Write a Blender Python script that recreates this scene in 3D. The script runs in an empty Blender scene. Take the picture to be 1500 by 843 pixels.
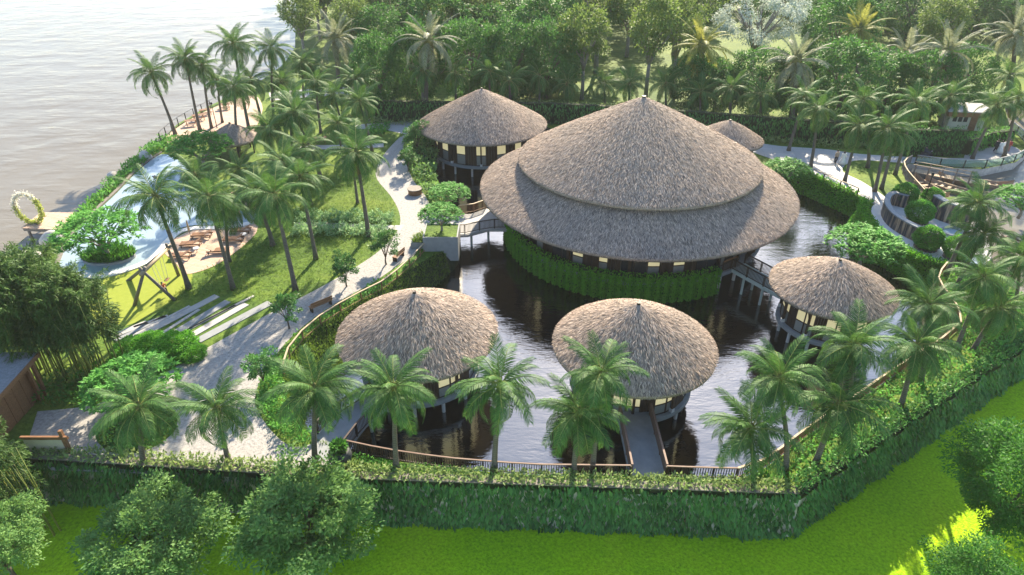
import bpy, math, random
import numpy as np
from mathutils import Vector, Matrix
from mathutils.geometry import tessellate_polygon

R_ = math.radians
sc = bpy.context.scene
# ------------------------------------------------------------------ camera, sky, sun, exposure
F_PX, PITCH, CAM_H = 970.0, R_(31.57), 30.0
cam_d = bpy.data.cameras.new('camera'); cam = bpy.data.objects.new('camera', cam_d)
sc.collection.objects.link(cam)
cam.location = (0, 0, CAM_H); cam.rotation_euler = (R_(90) - PITCH, 0, 0)
cam_d.sensor_width = 36.0; cam_d.lens = 36.0 * F_PX / 1500.0
cam_d.clip_start = 0.5; cam_d.clip_end = 4000
sc.camera = cam

SUN_AZ, SUN_EL = 11.0, 31.0          # degrees right of straight ahead, above the horizon
world = bpy.data.worlds.new('World'); sc.world = world; world.use_nodes = True
wn = world.node_tree; bg = wn.nodes['Background']
sky = wn.nodes.new('ShaderNodeTexSky'); sky.sky_type = 'NISHITA'; sky.sun_disc = False
sky.sun_elevation = R_(SUN_EL); sky.sun_rotation = R_(SUN_AZ)
sky.air_density = 1.0; sky.dust_density = 0.7; sky.ozone_density = 1.5
wn.links.new(sky.outputs[0], bg.inputs[0]); bg.inputs[1].default_value = 0.11
sun_d = bpy.data.lights.new('sun', 'SUN'); sun_d.energy = 5.0; sun_d.angle = R_(0.6); sun_d.color = (1.0, 0.86, 0.65)
sun = bpy.data.objects.new('sun', sun_d); sc.collection.objects.link(sun)
_s = Vector((math.sin(R_(SUN_AZ)) * math.cos(R_(SUN_EL)), math.cos(R_(SUN_AZ)) * math.cos(R_(SUN_EL)), math.sin(R_(SUN_EL))))
sun.rotation_euler = _s.to_track_quat('Z', 'Y').to_euler()
sc.view_settings.view_transform = 'Standard'; sc.view_settings.look = 'None'
sc.view_settings.exposure = 1.7; sc.view_settings.gamma = 1.0
sc.cycles.use_denoising = True
sc.cycles.max_bounces = 8; sc.cycles.diffuse_bounces = 3; sc.cycles.glossy_bounces = 3
sc.cycles.transmission_bounces = 4; sc.cycles.transparent_max_bounces = 4; sc.cycles.volume_bounces = 0
sc.cycles.caustics_reflective = False; sc.cycles.caustics_refractive = False
sc.cycles.sample_clamp_indirect = 4.0; sc.cycles.sample_clamp_direct = 12.0

# ------------------------------------------------------------------ helpers
_c, _sn = math.cos(PITCH), math.sin(PITCH)
def at(u, v, z=0.0):
    """ground point (x, y) at height z seen at photograph pixel (u, v)"""
    dx = u - 750.0; dy = F_PX * _c + (421.5 - v) * _sn; dz = -F_PX * _sn + (421.5 - v) * _c
    t = (CAM_H - z) / -dz
    return (dx * t, dy * t)
def at_depth(u, v, y):
    """point on the vertical plane at depth y seen at pixel (u, v)"""
    dx = u - 750.0; dy = F_PX * _c + (421.5 - v) * _sn; dz = -F_PX * _sn + (421.5 - v) * _c
    t = y / dy
    return (dx * t, y, CAM_H + dz * t)
def ats(pts, z=0.0): return [at(u, v, z) for u, v in pts]

COL = sc.collection
def link(o, parent=None):
    COL.objects.link(o)
    if parent is not None: o.parent = parent
    return o
def tag(o, label=None, cat=None, group=None, kind=None):
    if label: o['label'] = label
    if cat: o['category'] = cat
    if group: o['group'] = group
    if kind: o['kind'] = kind
    return o
def thing(name, label, cat, loc=(0, 0, 0), rz=0.0, group=None, scale=None):
    o = bpy.data.objects.new(name, None); o.empty_display_size = 0.3
    o.location = loc; o.rotation_euler = (0, 0, rz)
    if scale is not None: o.scale = (scale,) * 3 if not hasattr(scale, '__len__') else scale
    link(o); return tag(o, label, cat, group)
def inst(name, me, parent, loc=(0, 0, 0), rot=(0, 0, 0), scale=(1, 1, 1), kind=None):
    o = bpy.data.objects.new(name, me); link(o, parent)
    o.location = loc; o.rotation_euler = rot; o.scale = scale
    if kind: o['kind'] = kind
    return o

class MB:
    def __init__(s): s.v = []; s.f = []
    def add(s, vs, fs):
        n = len(s.v); s.v += [tuple(p) for p in vs]; s.f += [tuple(i + n for i in f) for f in fs]; return s
    def box(s, c, d, rz=0.0):
        hx, hy, hz = d[0] / 2, d[1] / 2, d[2] / 2; co, si = math.cos(rz), math.sin(rz); vs = []
        for z in (-hz, hz):
            for x, y in ((-hx, -hy), (hx, -hy), (hx, hy), (-hx, hy)):
                vs.append((c[0] + x * co - y * si, c[1] + x * si + y * co, c[2] + z))
        return s.add(vs, [(3, 2, 1, 0), (4, 5, 6, 7), (0, 1, 5, 4), (1, 2, 6, 5), (2, 3, 7, 6), (3, 0, 4, 7)])
    def beam(s, a, b, w, h, up=(0, 0, 1)):
        a = Vector(a); b = Vector(b); d = (b - a).normalized(); u = Vector(up)
        if abs(d.dot(u)) > 0.98: u = Vector((0, 1, 0))
        x = d.cross(u).normalized() * (w / 2); y = x.cross(d).normalized() * (h / 2)
        vs = [p + q for p in (a, b) for q in (-x - y, x - y, x + y, -x + y)]
        return s.add(vs, [(3, 2, 1, 0), (4, 5, 6, 7), (0, 1, 5, 4), (1, 2, 6, 5), (2, 3, 7, 6), (3, 0, 4, 7)])
    def tube(s, path, rad, n=8, cap=True):
        path = [Vector(p) for p in path]; rings = []; prev = None
        for i, p in enumerate(path):
            d = (path[min(i + 1, len(path) - 1)] - path[max(i - 1, 0)]).normalized()
            ref = Vector((0, 0, 1)) if abs(d.z) < 0.9 else Vector((1, 0, 0))
            x = d.cross(ref).normalized() if prev is None else (prev - d * prev.dot(d)).normalized()
            prev = x; y = d.cross(x); r = rad[i] if hasattr(rad, '__len__') else rad
            rings.append([p + (x * math.cos(2 * math.pi * k / n) + y * math.sin(2 * math.pi * k / n)) * r for k in range(n)])
        vs = [q for rg in rings for q in rg]; fs = []
        for i in range(len(path) - 1):
            for k in range(n):
                a = i * n + k; b = i * n + (k + 1) % n; fs.append((a, b, b + n, a + n))
        if cap: fs.append(tuple(range(n - 1, -1, -1))); fs.append(tuple((len(path) - 1) * n + k for k in range(n)))
        return s.add(vs, fs)
    def lathe(s, prof, n=48, c=(0, 0, 0), a0=0.0, a1=2 * math.pi):
        full = abs(a1 - a0 - 2 * math.pi) < 1e-6; m = n if full else n + 1; vs = []; fs = []
        for r, z in prof:
            for k in range(m):
                a = a0 + (a1 - a0) * k / n
                vs.append((c[0] + r * math.cos(a), c[1] + r * math.sin(a), c[2] + z))
        for i in range(len(prof) - 1):
            for k in range(n):
                k2 = (k + 1) % m; fs.append((i * m + k, i * m + k2, (i + 1) * m + k2, (i + 1) * m + k))
        return s.add(vs, fs)
    def prism(s, poly, z0, z1, side=True, bottom=False):
        tri = tessellate_polygon([[Vector((p[0], p[1], 0)) for p in poly]]); n = len(poly)
        vs = [(p[0], p[1], z1) for p in poly] + [(p[0], p[1], z0) for p in poly]
        fs = [tuple(t) for t in tri]
        if bottom: fs += [tuple(i + n for i in reversed(t)) for t in tri]
        if side: fs += [(i, i + n, (i + 1) % n + n, (i + 1) % n) for i in range(n)]
        return s.add(vs, fs)
    def mesh(s, name, mat, smooth=False):
        me = bpy.data.meshes.new(name); me.from_pydata(s.v, [], s.f); me.validate()
        import bmesh
        bm = bmesh.new(); bm.from_mesh(me); bmesh.ops.recalc_face_normals(bm, faces=bm.faces); bm.to_mesh(me); bm.free()
        if mat: me.materials.append(mat)
        if smooth: me.shade_smooth()
        return me
    def build(s, name, mat, parent=None, smooth=False):
        return link(bpy.data.objects.new(name, s.mesh(name, mat, smooth)), parent)

def spline(pts, closed=False, n=6):
    """Catmull-Rom through points (any dimension)"""
    P = [np.array(p, float) for p in pts]; out = []; m = len(P)
    for i in range(m if closed else m - 1):
        p0 = P[(i - 1) % m] if closed or i > 0 else P[0]; p1 = P[i]; p2 = P[(i + 1) % m]
        p3 = P[(i + 2) % m] if closed or i + 2 < m else P[-1]
        for k in range(n):
            t = k / n
            out.append(tuple(0.5 * (2 * p1 + (p2 - p0) * t + (2 * p0 - 5 * p1 + 4 * p2 - p3) * t * t + (3 * p1 - p0 - 3 * p2 + p3) * t ** 3)))
    if not closed: out.append(tuple(P[-1]))
    return out
def resample(path, step):
    P = np.array(path, float); d = np.r_[0, np.cumsum(np.linalg.norm(np.diff(P, axis=0), axis=1))]
    n = max(2, int(round(d[-1] / step)) + 1); t = np.linspace(0, d[-1], n)
    return np.stack([np.interp(t, d, P[:, k]) for k in range(P.shape[1])], 1)
def inside(P, poly):
    """vectorised point-in-polygon"""
    x, y = P[:, 0], P[:, 1]; r = np.zeros(len(P), bool); q = np.array(poly); j = len(q) - 1
    for i in range(len(q)):
        c = ((q[i, 1] > y) != (q[j, 1] > y)) & (x < (q[j, 0] - q[i, 0]) * (y - q[i, 1]) / (q[j, 1] - q[i, 1] + 1e-12) + q[i, 0])
        r ^= c; j = i
    return r
def scatter(poly, dens, rng):
    q = np.array(poly); lo, hi = q.min(0), q.max(0); n = int((hi - lo).prod() * dens)
    p = lo + rng.random((n, 2)) * (hi - lo); return p[inside(p, poly)]
def sheet(name, poly, z, mat, holes=(), kind='structure', parent=None, skirt=None):
    loops = [list(poly)] + [list(h) for h in holes]
    tri = tessellate_polygon([[Vector((p[0], p[1], 0)) for p in l] for l in loops])
    flat = [p for l in loops for p in l]; mb = MB()
    vs = [(p[0], p[1], z) for p in flat]; fs = [tuple(t) for t in tri]
    if skirt is not None:
        n0 = 0; N = len(flat); vs += [(p[0], p[1], skirt) for p in flat]
        for l in loops:
            n = len(l); fs += [(n0 + i, n0 + (i + 1) % n, N + n0 + (i + 1) % n, N + n0 + i) for i in range(n)]; n0 += n
    mb.add(vs, fs); o = mb.build(name, mat, parent)
    # top faces must look up
    me = o.data
    if me.polygons[0].normal.z < 0: me.flip_normals()
    if kind: o['kind'] = kind
    return o
def unit(a): return a / (np.linalg.norm(a, axis=1, keepdims=True) + 1e-9)
def leaf_mesh(name, base, dirs, L, W, mat, rng, rnd=None, up=None, roll=1.0, fold=0.0):
    """N lens-shaped leaves: base points, unit directions, lengths, widths; float attribute rnd varies their colour"""
    n = len(base); L = np.broadcast_to(np.asarray(L, float), (n,))[:, None]; W = np.broadcast_to(np.asarray(W, float), (n,))[:, None]
    ref = np.tile(np.array([0, 0, 1.0]), (n, 1)) if up is None else up
    ref = unit(ref + roll * rng.normal(size=(n, 3)) * 0.5)
    side = unit(np.cross(dirs, ref)); nrm = np.cross(side, dirs)
    v = np.empty((n, 4, 3)); v[:, 0] = base
    v[:, 1] = base + dirs * L * 0.45 + side * W * 0.5 + nrm * L * 0.06
    v[:, 2] = base + dirs * L - nrm * L * fold
    v[:, 3] = base + dirs * L * 0.45 - side * W * 0.5 + nrm * L * 0.06
    me = bpy.data.meshes.new(name)
    me.vertices.add(4 * n); me.vertices.foreach_set('co', v.astype(np.float32).ravel())
    me.loops.add(4 * n); me.loops.foreach_set('vertex_index', np.arange(4 * n, dtype=np.int32))
    me.polygons.add(n); me.polygons.foreach_set('loop_start', np.arange(0, 4 * n, 4, dtype=np.int32))
    a = me.attributes.new('rnd', 'FLOAT', 'POINT')
    r = rng.random(n) if rnd is None else rnd
    a.data.foreach_set('value', np.repeat(r, 4).astype(np.float32))
    me.update(calc_edges=True); me.materials.append(mat); return me
ORD = ['first', 'second', 'third', 'fourth', 'fifth', 'sixth', 'seventh', 'eighth', 'ninth', 'tenth', 'eleventh', 'twelfth', 'thirteenth',
       'fourteenth', 'fifteenth', 'sixteenth', 'seventeenth', 'eighteenth', 'nineteenth', 'twentieth', 'twenty-first', 'twenty-second',
       'twenty-third', 'twenty-fourth', 'twenty-fifth', 'twenty-sixth', 'twenty-seventh', 'twenty-eighth']

# ------------------------------------------------------------------ materials
def mat_base(name):
    m = bpy.data.materials.new(name); m.use_nodes = True
    nt = m.node_tree; p = nt.nodes['Principled BSDF']; return m, nt, p
def N(nt, t, **kw):
    n = nt.nodes.new(t)
    for k, v in kw.items(): setattr(n, k, v)
    return n
def ramp(nt, fac, stops):
    r = N(nt, 'ShaderNodeValToRGB'); el = r.color_ramp.elements
    while len(el) < len(stops): el.new(0.5)
    for e, (p, c) in zip(el, stops): e.position = p; e.color = (*c, 1)
    nt.links.new(fac, r.inputs[0]); return r.outputs[0]
def noise(nt, scale, detail=4, rough=0.6, coord='Object', vec=None, stretch=None):
    n = N(nt, 'ShaderNodeTexNoise'); n.inputs['Scale'].default_value = scale; n.inputs['Detail'].default_value = detail
    n.inputs['Roughness'].default_value = rough
    if vec is None:
        tc = N(nt, 'ShaderNodeTexCoord'); vec = tc.outputs[coord]
    if stretch:
        mp = N(nt, 'ShaderNodeMapping'); mp.inputs['Scale'].default_value = stretch; nt.links.new(vec, mp.inputs[0]); vec = mp.outputs[0]
    nt.links.new(vec, n.inputs['Vector']); return n.outputs[0]
def bump(nt, p, h, strength=0.3, dist=0.05):
    b = N(nt, 'ShaderNodeBump'); b.inputs['Strength'].default_value = strength; b.inputs['Distance'].default_value = dist
    nt.links.new(h, b.inputs['Height']); nt.links.new(b.outputs[0], p.inputs['Normal'])
def mixc(nt, a, b, f):
    m = N(nt, 'ShaderNodeMix', data_type='RGBA'); nt.links.new(f, m.inputs[0]) if not isinstance(f, float) else setattr(m.inputs[0], 'default_value', f)
    for s_, i in ((a, 6), (b, 7)):
        if hasattr(s_, 'links'): nt.links.new(s_, m.inputs[i])
        else: m.inputs[i].default_value = (*s_, 1)
    return m.outputs[2]
def plain(name, stops, scale=3.0, rough=0.7, bs=0.2, detail=5, stretch=None, bscale=None, spec=0.3, metal=0.0, bdist=0.02):
    m, nt, p = mat_base(name); f = noise(nt, scale, detail, stretch=stretch)
    nt.links.new(ramp(nt, f, stops), p.inputs['Base Color']); p.inputs['Roughness'].default_value = rough
    p.inputs['Specular IOR Level'].default_value = spec; p.inputs['Metallic'].default_value = metal
    if bs: bump(nt, p, noise(nt, bscale or scale * 4, 4, stretch=stretch), bs, bdist)
    return m
def leafmat(name, dark, light, trans=0.35, tcol=None, rough=0.6, spec=0.18):
    m, nt, p = mat_base(name); at_ = N(nt, 'ShaderNodeAttribute', attribute_name='rnd')
    oi = N(nt, 'ShaderNodeObjectInfo'); mth = N(nt, 'ShaderNodeMath', operation='MULTIPLY_ADD'); mth.inputs[1].default_value = 0.3; mth.inputs[2].default_value = -0.15
    nt.links.new(oi.outputs['Random'], mth.inputs[0]); ad = N(nt, 'ShaderNodeMath', operation='ADD')
    nt.links.new(at_.outputs['Fac'], ad.inputs[0]); nt.links.new(mth.outputs[0], ad.inputs[1])
    c = ramp(nt, ad.outputs[0], [(0.0, dark), (1.0, light)])
    nt.links.new(c, p.inputs['Base Color']); p.inputs['Roughness'].default_value = rough; p.inputs['Specular IOR Level'].default_value = spec
    tr = N(nt, 'ShaderNodeBsdfTranslucent'); nt.links.new(mixc(nt, c, tcol or tuple(min(1, x * 1.5) for x in light), 0.5), tr.inputs[0])
    mx = N(nt, 'ShaderNodeMixShader'); mx.inputs[0].default_value = trans
    nt.links.new(p.outputs[0], mx.inputs[1]); nt.links.new(tr.outputs[0], mx.inputs[2])
    nt.links.new(mx.outputs[0], nt.nodes['Material Output'].inputs[0]); return m

M = {}
M['grass'] = None
def grass_ground(name, a, b, c, s1, s2):
    m, nt, p = mat_base(name); f1 = noise(nt, s1, 6, 0.7); f2 = noise(nt, s2, 3, 0.6)
    base = ramp(nt, f2, [(0.3, a), (0.5, b), (0.72, c)]); dk = ramp(nt, f1, [(0.3, (0.45, 0.5, 0.4)), (0.7, (1.25, 1.2, 1.1))])
    mm = N(nt, 'ShaderNodeMix', data_type='RGBA', blend_type='MULTIPLY'); mm.inputs[0].default_value = 1.0
    nt.links.new(base, mm.inputs[6]); nt.links.new(dk, mm.inputs[7]); nt.links.new(mm.outputs[2], p.inputs['Base Color'])
    p.inputs['Roughness'].default_value = 0.85; p.inputs['Specular IOR Level'].default_value = 0.15
    bump(nt, p, noise(nt, s1 * 1.5, 3), 0.6, 0.12); return m
M['grass'] = grass_ground('grass_ground', (0.055, 0.115, 0.018), (0.10, 0.175, 0.025), (0.17, 0.235, 0.035), 2.2, 0.17)
M['field'] = grass_ground('field_turf', (0.29, 0.53, 0.006), (0.34, 0.58, 0.007), (0.40, 0.60, 0.010), 6.0, 0.22)
M['play'] = plain('play_turf', [(0.3, (0.20, 0.25, 0.02)), (0.7, (0.24, 0.285, 0.03))], 2.5, 0.85, 0.3, bscale=14)
M['meadow'] = grass_ground('meadow', (0.06, 0.12, 0.02), (0.10, 0.165, 0.025), (0.15, 0.21, 0.035), 1.2, 0.07)
M['soil'] = plain('bank_soil', [(0.3, (0.012, 0.022, 0.008)), (0.7, (0.03, 0.05, 0.014))], 1.3, 0.9, 0.5)
M['gravel'] = plain('gravel', [(0.3, (0.21, 0.20, 0.195)), (0.5, (0.32, 0.31, 0.295)), (0.75, (0.44, 0.42, 0.395))], 5.0, 0.9, 0.7, detail=9, bscale=9, bdist=0.05)
M['concrete'] = plain('concrete', [(0.3, (0.31, 0.305, 0.30)), (0.7, (0.42, 0.41, 0.40))], 0.8, 0.75, 0.1)
M['white'] = plain('white_paint', [(0.3, (0.56, 0.55, 0.53)), (0.7, (0.68, 0.67, 0.65))], 1.0, 0.55, 0.05)
M['grey'] = plain('grey_render', [(0.3, (0.21, 0.225, 0.235)), (0.7, (0.28, 0.295, 0.30))], 1.4, 0.7, 0.1)
M['darkwood'] = plain('dark_timber', [(0.3, (0.028, 0.018, 0.012)), (0.7, (0.06, 0.038, 0.024))], 2.0, 0.55, 0.25, stretch=(6, 6, 1))
M['wood'] = plain('brown_timber', [(0.3, (0.16, 0.078, 0.038)), (0.7, (0.27, 0.14, 0.07))], 2.0, 0.6, 0.2, stretch=(1, 6, 6))
M['railwood'] = plain('rail_timber', [(0.3, (0.12, 0.07, 0.048)), (0.7, (0.20, 0.125, 0.09))], 2.0, 0.6, 0.2, stretch=(1, 6, 6))
M['palewood'] = plain('pale_timber', [(0.3, (0.36, 0.27, 0.17)), (0.7, (0.50, 0.39, 0.26))], 2.0, 0.6, 0.15, stretch=(3, 3, 3))
M['greywood'] = plain('weathered_timber', [(0.3, (0.11, 0.10, 0.085)), (0.7, (0.25, 0.22, 0.19))], 2.0, 0.7, 0.3, stretch=(2, 6, 6))
def deckmat(name, a, b, gap, ang):
    m, nt, p = mat_base(name); tc = N(nt, 'ShaderNodeTexCoord'); mp = N(nt, 'ShaderNodeMapping'); mp.inputs['Rotation'].default_value = (0, 0, ang)
    nt.links.new(tc.outputs['Object'], mp.inputs[0]); w = N(nt, 'ShaderNodeTexBrick'); w.inputs['Scale'].default_value = 1.0
    w.inputs['Brick Width'].default_value = 2.6; w.inputs['Row Height'].default_value = gap; w.inputs['Mortar Size'].default_value = 0.012
    w.inputs['Color1'].default_value = (*a, 1); w.inputs['Color2'].default_value = (*b, 1); w.inputs['Mortar'].default_value = tuple(x * 0.4 for x in a) + (1,)
    nt.links.new(mp.outputs[0], w.inputs[0]); nt.links.new(w.outputs[0], p.inputs['Base Color']); p.inputs['Roughness'].default_value = 0.7
    return m
M['deck'] = deckmat('deck_boards', (0.42, 0.28, 0.20), (0.52, 0.37, 0.27), 0.22, 0.35)
M['paver'] = deckmat('path_pavers', (0.36, 0.355, 0.35), (0.42, 0.41, 0.40), 0.9, 0.2)
def watermat(name, base, ior, rough, scale, bs, stretch=(1, 1, 1), bdist=0.1, spec_tint=None):
    m, nt, p = mat_base(name); p.inputs['Base Color'].default_value = (*base, 1); p.inputs['Roughness'].default_value = rough
    p.inputs['IOR'].default_value = ior
    a = noise(nt, scale, 3, 0.55, stretch=stretch); b = noise(nt, scale * 0.23, 2, 0.5, stretch=stretch)
    ad = N(nt, 'ShaderNodeMath', operation='MULTIPLY_ADD'); ad.inputs[1].default_value = 2.2
    nt.links.new(b, ad.inputs[0]); nt.links.new(a, ad.inputs[2]); pm_ = N(nt, 'ShaderNodeMapRange'); pm_.inputs[1].default_value = 0.35; pm_.inputs[2].default_value = 0.65; pm_.inputs[3].default_value = 0.35; pm_.inputs[4].default_value = 1.0
    nt.links.new(noise(nt, 0.16, 2, 0.5), pm_.inputs[0]); ml = N(nt, 'ShaderNodeMath', operation='MULTIPLY'); nt.links.new(ad.outputs[0], ml.inputs[0]); nt.links.new(pm_.outputs[0], ml.inputs[1]); bump(nt, p, ml.outputs[0], bs, bdist); return m
M['pond'] = watermat('pond_water', (0.006, 0.0055, 0.005), 2.8, 0.025, 3.8, 0.17, (0.55, 1.5, 1), 0.12)
M['river'] = watermat('river_water', (0.165, 0.15, 0.122), 1.14, 0.18, 0.9, 0.35, (0.45, 1.3, 1), 0.25)
M['pool'] = watermat('pool_water', (0.28, 0.36, 0.42), 1.36, 0.05, 1.6, 0.06, (1, 1, 1), 0.06)
def thatchmat():
    m, nt, p = mat_base('thatch'); a = N(nt, 'ShaderNodeAttribute', attribute_name='rnd')
    c = ramp(nt, a.outputs['Fac'], [(0.0, (0.055, 0.048, 0.043)), (0.24, (0.21, 0.17, 0.142)), (0.58, (0.455, 0.36, 0.288)), (1.0, (0.70, 0.565, 0.46))])
    f = noise(nt, 0.35, 3, 0.6); t = ramp(nt, f, [(0.3, (0.74, 0.77, 0.80)), (0.7, (1.12, 1.06, 1.0))])
    mm = N(nt, 'ShaderNodeMix', data_type='RGBA', blend_type='MULTIPLY'); mm.inputs[0].default_value = 1.0
    nt.links.new(c, mm.inputs[6]); nt.links.new(t, mm.inputs[7]); nt.links.new(mm.outputs[2], p.inputs['Base Color'])
    p.inputs['Roughness'].default_value = 0.8; p.inputs['Specular IOR Level'].default_value = 0.2; return m
M['thatch'] = thatchmat()
M['thatch_under'] = plain('thatch_underlay', [(0.3, (0.22, 0.18, 0.15)), (0.7, (0.36, 0.295, 0.245))], 6.0, 0.9, 0.5, stretch=(1, 1, 0.4))
M['eave'] = plain('eave_board', [(0.3, (0.10, 0.095, 0.09)), (0.7, (0.17, 0.16, 0.15))], 2.0, 0.7, 0.1)
def litpane():
    m, nt, p = mat_base('lit_blind'); p.inputs['Base Color'].default_value = (0.62, 0.55, 0.30, 1); p.inputs['Roughness'].default_value = 0.35
    p.inputs['Emission Color'].default_value = (1.0, 0.86, 0.48, 1); p.inputs['Emission Strength'].default_value = 0.13; return m
M['lit'] = litpane()
M['pane'] = plain('lower_glass', [(0.3, (0.20, 0.20, 0.185)), (0.7, (0.30, 0.295, 0.27))], 0.9, 0.12, 0.0, spec=0.6)
M['darkglass'] = plain('dark_glass', [(0.3, (0.02, 0.024, 0.028)), (0.7, (0.045, 0.05, 0.055))], 0.7, 0.06, 0.0, spec=0.8)
M['bark'] = plain('bark', [(0.3, (0.07, 0.055, 0.04)), (0.7, (0.16, 0.13, 0.10))], 3.0, 0.9, 0.5, stretch=(3, 3, 0.6))
M['palebark'] = plain('pale_bark', [(0.3, (0.16, 0.145, 0.125)), (0.7, (0.30, 0.275, 0.24))], 3.0, 0.9, 0.4)
def palmtrunk():
    m, nt, p = mat_base('palm_trunk'); tc = N(nt, 'ShaderNodeTexCoord'); w = N(nt, 'ShaderNodeTexWave', bands_direction='Z'); w.inputs['Scale'].default_value = 2.2
    w.inputs['Distortion'].default_value = 1.2; nt.links.new(tc.outputs['Object'], w.inputs[0])
    nt.links.new(mixc(nt, ramp(nt, w.outputs[1], [(0.2, (0.075, 0.062, 0.05)), (0.8, (0.155, 0.135, 0.11))]), ramp(nt, noise(nt, 3.0), [(0.3, (0.06, 0.05, 0.04)), (0.7, (0.17, 0.15, 0.12))]), 0.45), p.inputs['Base Color'])
    p.inputs['Roughness'].default_value = 0.9; bump(nt, p, w.outputs[1], 0.4, 0.04); return m
M['palmtrunk'] = palmtrunk()
M['shaft'] = plain('palm_crown_shaft', [(0.3, (0.10, 0.11, 0.03)), (0.7, (0.19, 0.17, 0.05))], 3.0, 0.6, 0.2)
M['frond'] = leafmat('coconut_frond', (0.012, 0.062, 0.017), (0.115, 0.235, 0.055), 0.24, (0.18, 0.34, 0.06))
M['frond_date'] = leafmat('date_frond', (0.12, 0.145, 0.09), (0.30, 0.32, 0.20), 0.3, (0.40, 0.42, 0.22))
M['frond_gold'] = leafmat('golden_frond', (0.14, 0.17, 0.03), (0.33, 0.35, 0.07), 0.35, (0.48, 0.46, 0.10))
M['frond_dry'] = leafmat('dry_frond', (0.10, 0.065, 0.03), (0.26, 0.19, 0.09), 0.25, (0.32, 0.24, 0.1))
M['rachis'] = plain('frond_rib', [(0.3, (0.16, 0.19, 0.05)), (0.7, (0.28, 0.30, 0.09))], 2.0, 0.5, 0)
M['leaf_forest'] = leafmat('forest_leaf', (0.018, 0.092, 0.020), (0.085, 0.23, 0.05), 0.30, (0.15, 0.34, 0.05))
M['leaf_airy'] = leafmat('airy_forest_leaf', (0.05, 0.115, 0.025), (0.16, 0.25, 0.06), 0.34, (0.30, 0.40, 0.08))
M['leaf_silver'] = leafmat('silver_leaf', (0.30, 0.37, 0.31), (0.58, 0.66, 0.57), 0.3, (0.55, 0.60, 0.48))
M['leaf_front'] = leafmat('foreground_leaf', (0.025, 0.11, 0.02), (0.23, 0.40, 0.12), 0.36, (0.28, 0.46, 0.10))
M['leaf_dark'] = leafmat('dark_foreground_leaf', (0.018, 0.10, 0.012), (0.11, 0.30, 0.045), 0.36, (0.13, 0.36, 0.04))
M['leaf_frangi'] = leafmat('frangipani_leaf', (0.035, 0.17, 0.025), (0.155, 0.43, 0.075), 0.33, (0.20, 0.50, 0.08))
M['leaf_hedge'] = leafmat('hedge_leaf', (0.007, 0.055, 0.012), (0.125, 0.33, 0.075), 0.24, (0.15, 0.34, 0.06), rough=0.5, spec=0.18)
M['leaf_cover'] = leafmat('cover_leaf', (0.035, 0.18, 0.025), (0.16, 0.42, 0.075), 0.36, (0.22, 0.50, 0.07))
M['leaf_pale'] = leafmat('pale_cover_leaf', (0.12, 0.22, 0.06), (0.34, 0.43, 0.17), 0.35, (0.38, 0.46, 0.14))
M['leaf_vine'] = leafmat('vine_leaf', (0.03, 0.18, 0.010), (0.17, 0.46, 0.04), 0.36, (0.18, 0.46, 0.03))
M['leaf_bamboo'] = leafmat('bamboo_leaf', (0.010, 0.045, 0.012), (0.10, 0.19, 0.04), 0.24, (0.15, 0.27, 0.05))
M['culm'] = plain('bamboo_culm', [(0.3, (0.13, 0.16, 0.035)), (0.7, (0.27, 0.29, 0.07))], 1.0, 0.45, 0)
M['leaf_hedgerow'] = leafmat('hedgerow_leaf', (0.06, 0.20, 0.05), (0.42, 0.60, 0.30), 0.33, (0.32, 0.50, 0.2))
M['blade'] = leafmat('grass_blade', (0.05, 0.14, 0.02), (0.17, 0.30, 0.05), 0.35, (0.28, 0.40, 0.06))
M['petal'] = leafmat('white_blossom', (0.62, 0.60, 0.48), (0.82, 0.80, 0.72), 0.3, (0.8, 0.78, 0.65))
M['petal_y'] = leafmat('yellow_green_blossom', (0.26, 0.34, 0.05), (0.55, 0.58, 0.14), 0.3, (0.55, 0.6, 0.12))
M['stone'] = plain('boulder', [(0.3, (0.30, 0.28, 0.26)), (0.7, (0.55, 0.52, 0.48))], 2.0, 0.8, 0.5)
M['slate'] = plain('streaked_stone', [(0.36, (0.02, 0.022, 0.03)), (0.48, (0.06, 0.055, 0.06)), (0.56, (0.25, 0.17, 0.11)), (0.66, (0.48, 0.36, 0.26))], 2.6, 0.5, 0.3, stretch=(1.3, 1.3, 0.10), spec=0.5)
M['roofgrey'] = plain('grey_shingle', [(0.3, (0.16, 0.17, 0.18)), (0.7, (0.27, 0.28, 0.29))], 7.0, 0.8, 0.4)
M['metal'] = plain('dark_metal', [(0.3, (0.018, 0.018, 0.02)), (0.7, (0.03, 0.03, 0.032))], 2.0, 0.45, 0, metal=0.4)
M['cream'] = plain('cream_wall', [(0.3, (0.50, 0.45, 0.34)), (0.7, (0.62, 0.57, 0.45))], 1.0, 0.8, 0.05)
M['boat'] = plain('boat_timber', [(0.3, (0.20, 0.13, 0.085)), (0.7, (0.38, 0.27, 0.19))], 2.0, 0.6, 0.2, stretch=(1, 5, 5))
M['pot'] = plain('dark_stone', [(0.3, (0.03, 0.035, 0.035)), (0.7, (0.07, 0.075, 0.075))], 3.0, 0.6, 0.2)
M['mint'] = plain('mint_concrete', [(0.3, (0.42, 0.50, 0.47)), (0.7, (0.52, 0.60, 0.57))], 1.0, 0.7, 0.05)
def glassrail():
    m, nt, p = mat_base('green_glass'); p.inputs['Base Color'].default_value = (0.45, 0.66, 0.58, 1); p.inputs['Roughness'].default_value = 0.05
    p.inputs['Transmission Weight'].default_value = 0.75; p.inputs['IOR'].default_value = 1.3; return m
M['glass'] = glassrail()
def flat(name, c, rough=0.7):
    m, nt, p = mat_base(name); f = noise(nt, 9.0, 3)
    nt.links.new(ramp(nt, f, [(0.3, tuple(x * 0.85 for x in c)), (0.7, c)]), p.inputs['Base Color']); p.inputs['Roughness'].default_value = rough; return m
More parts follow.
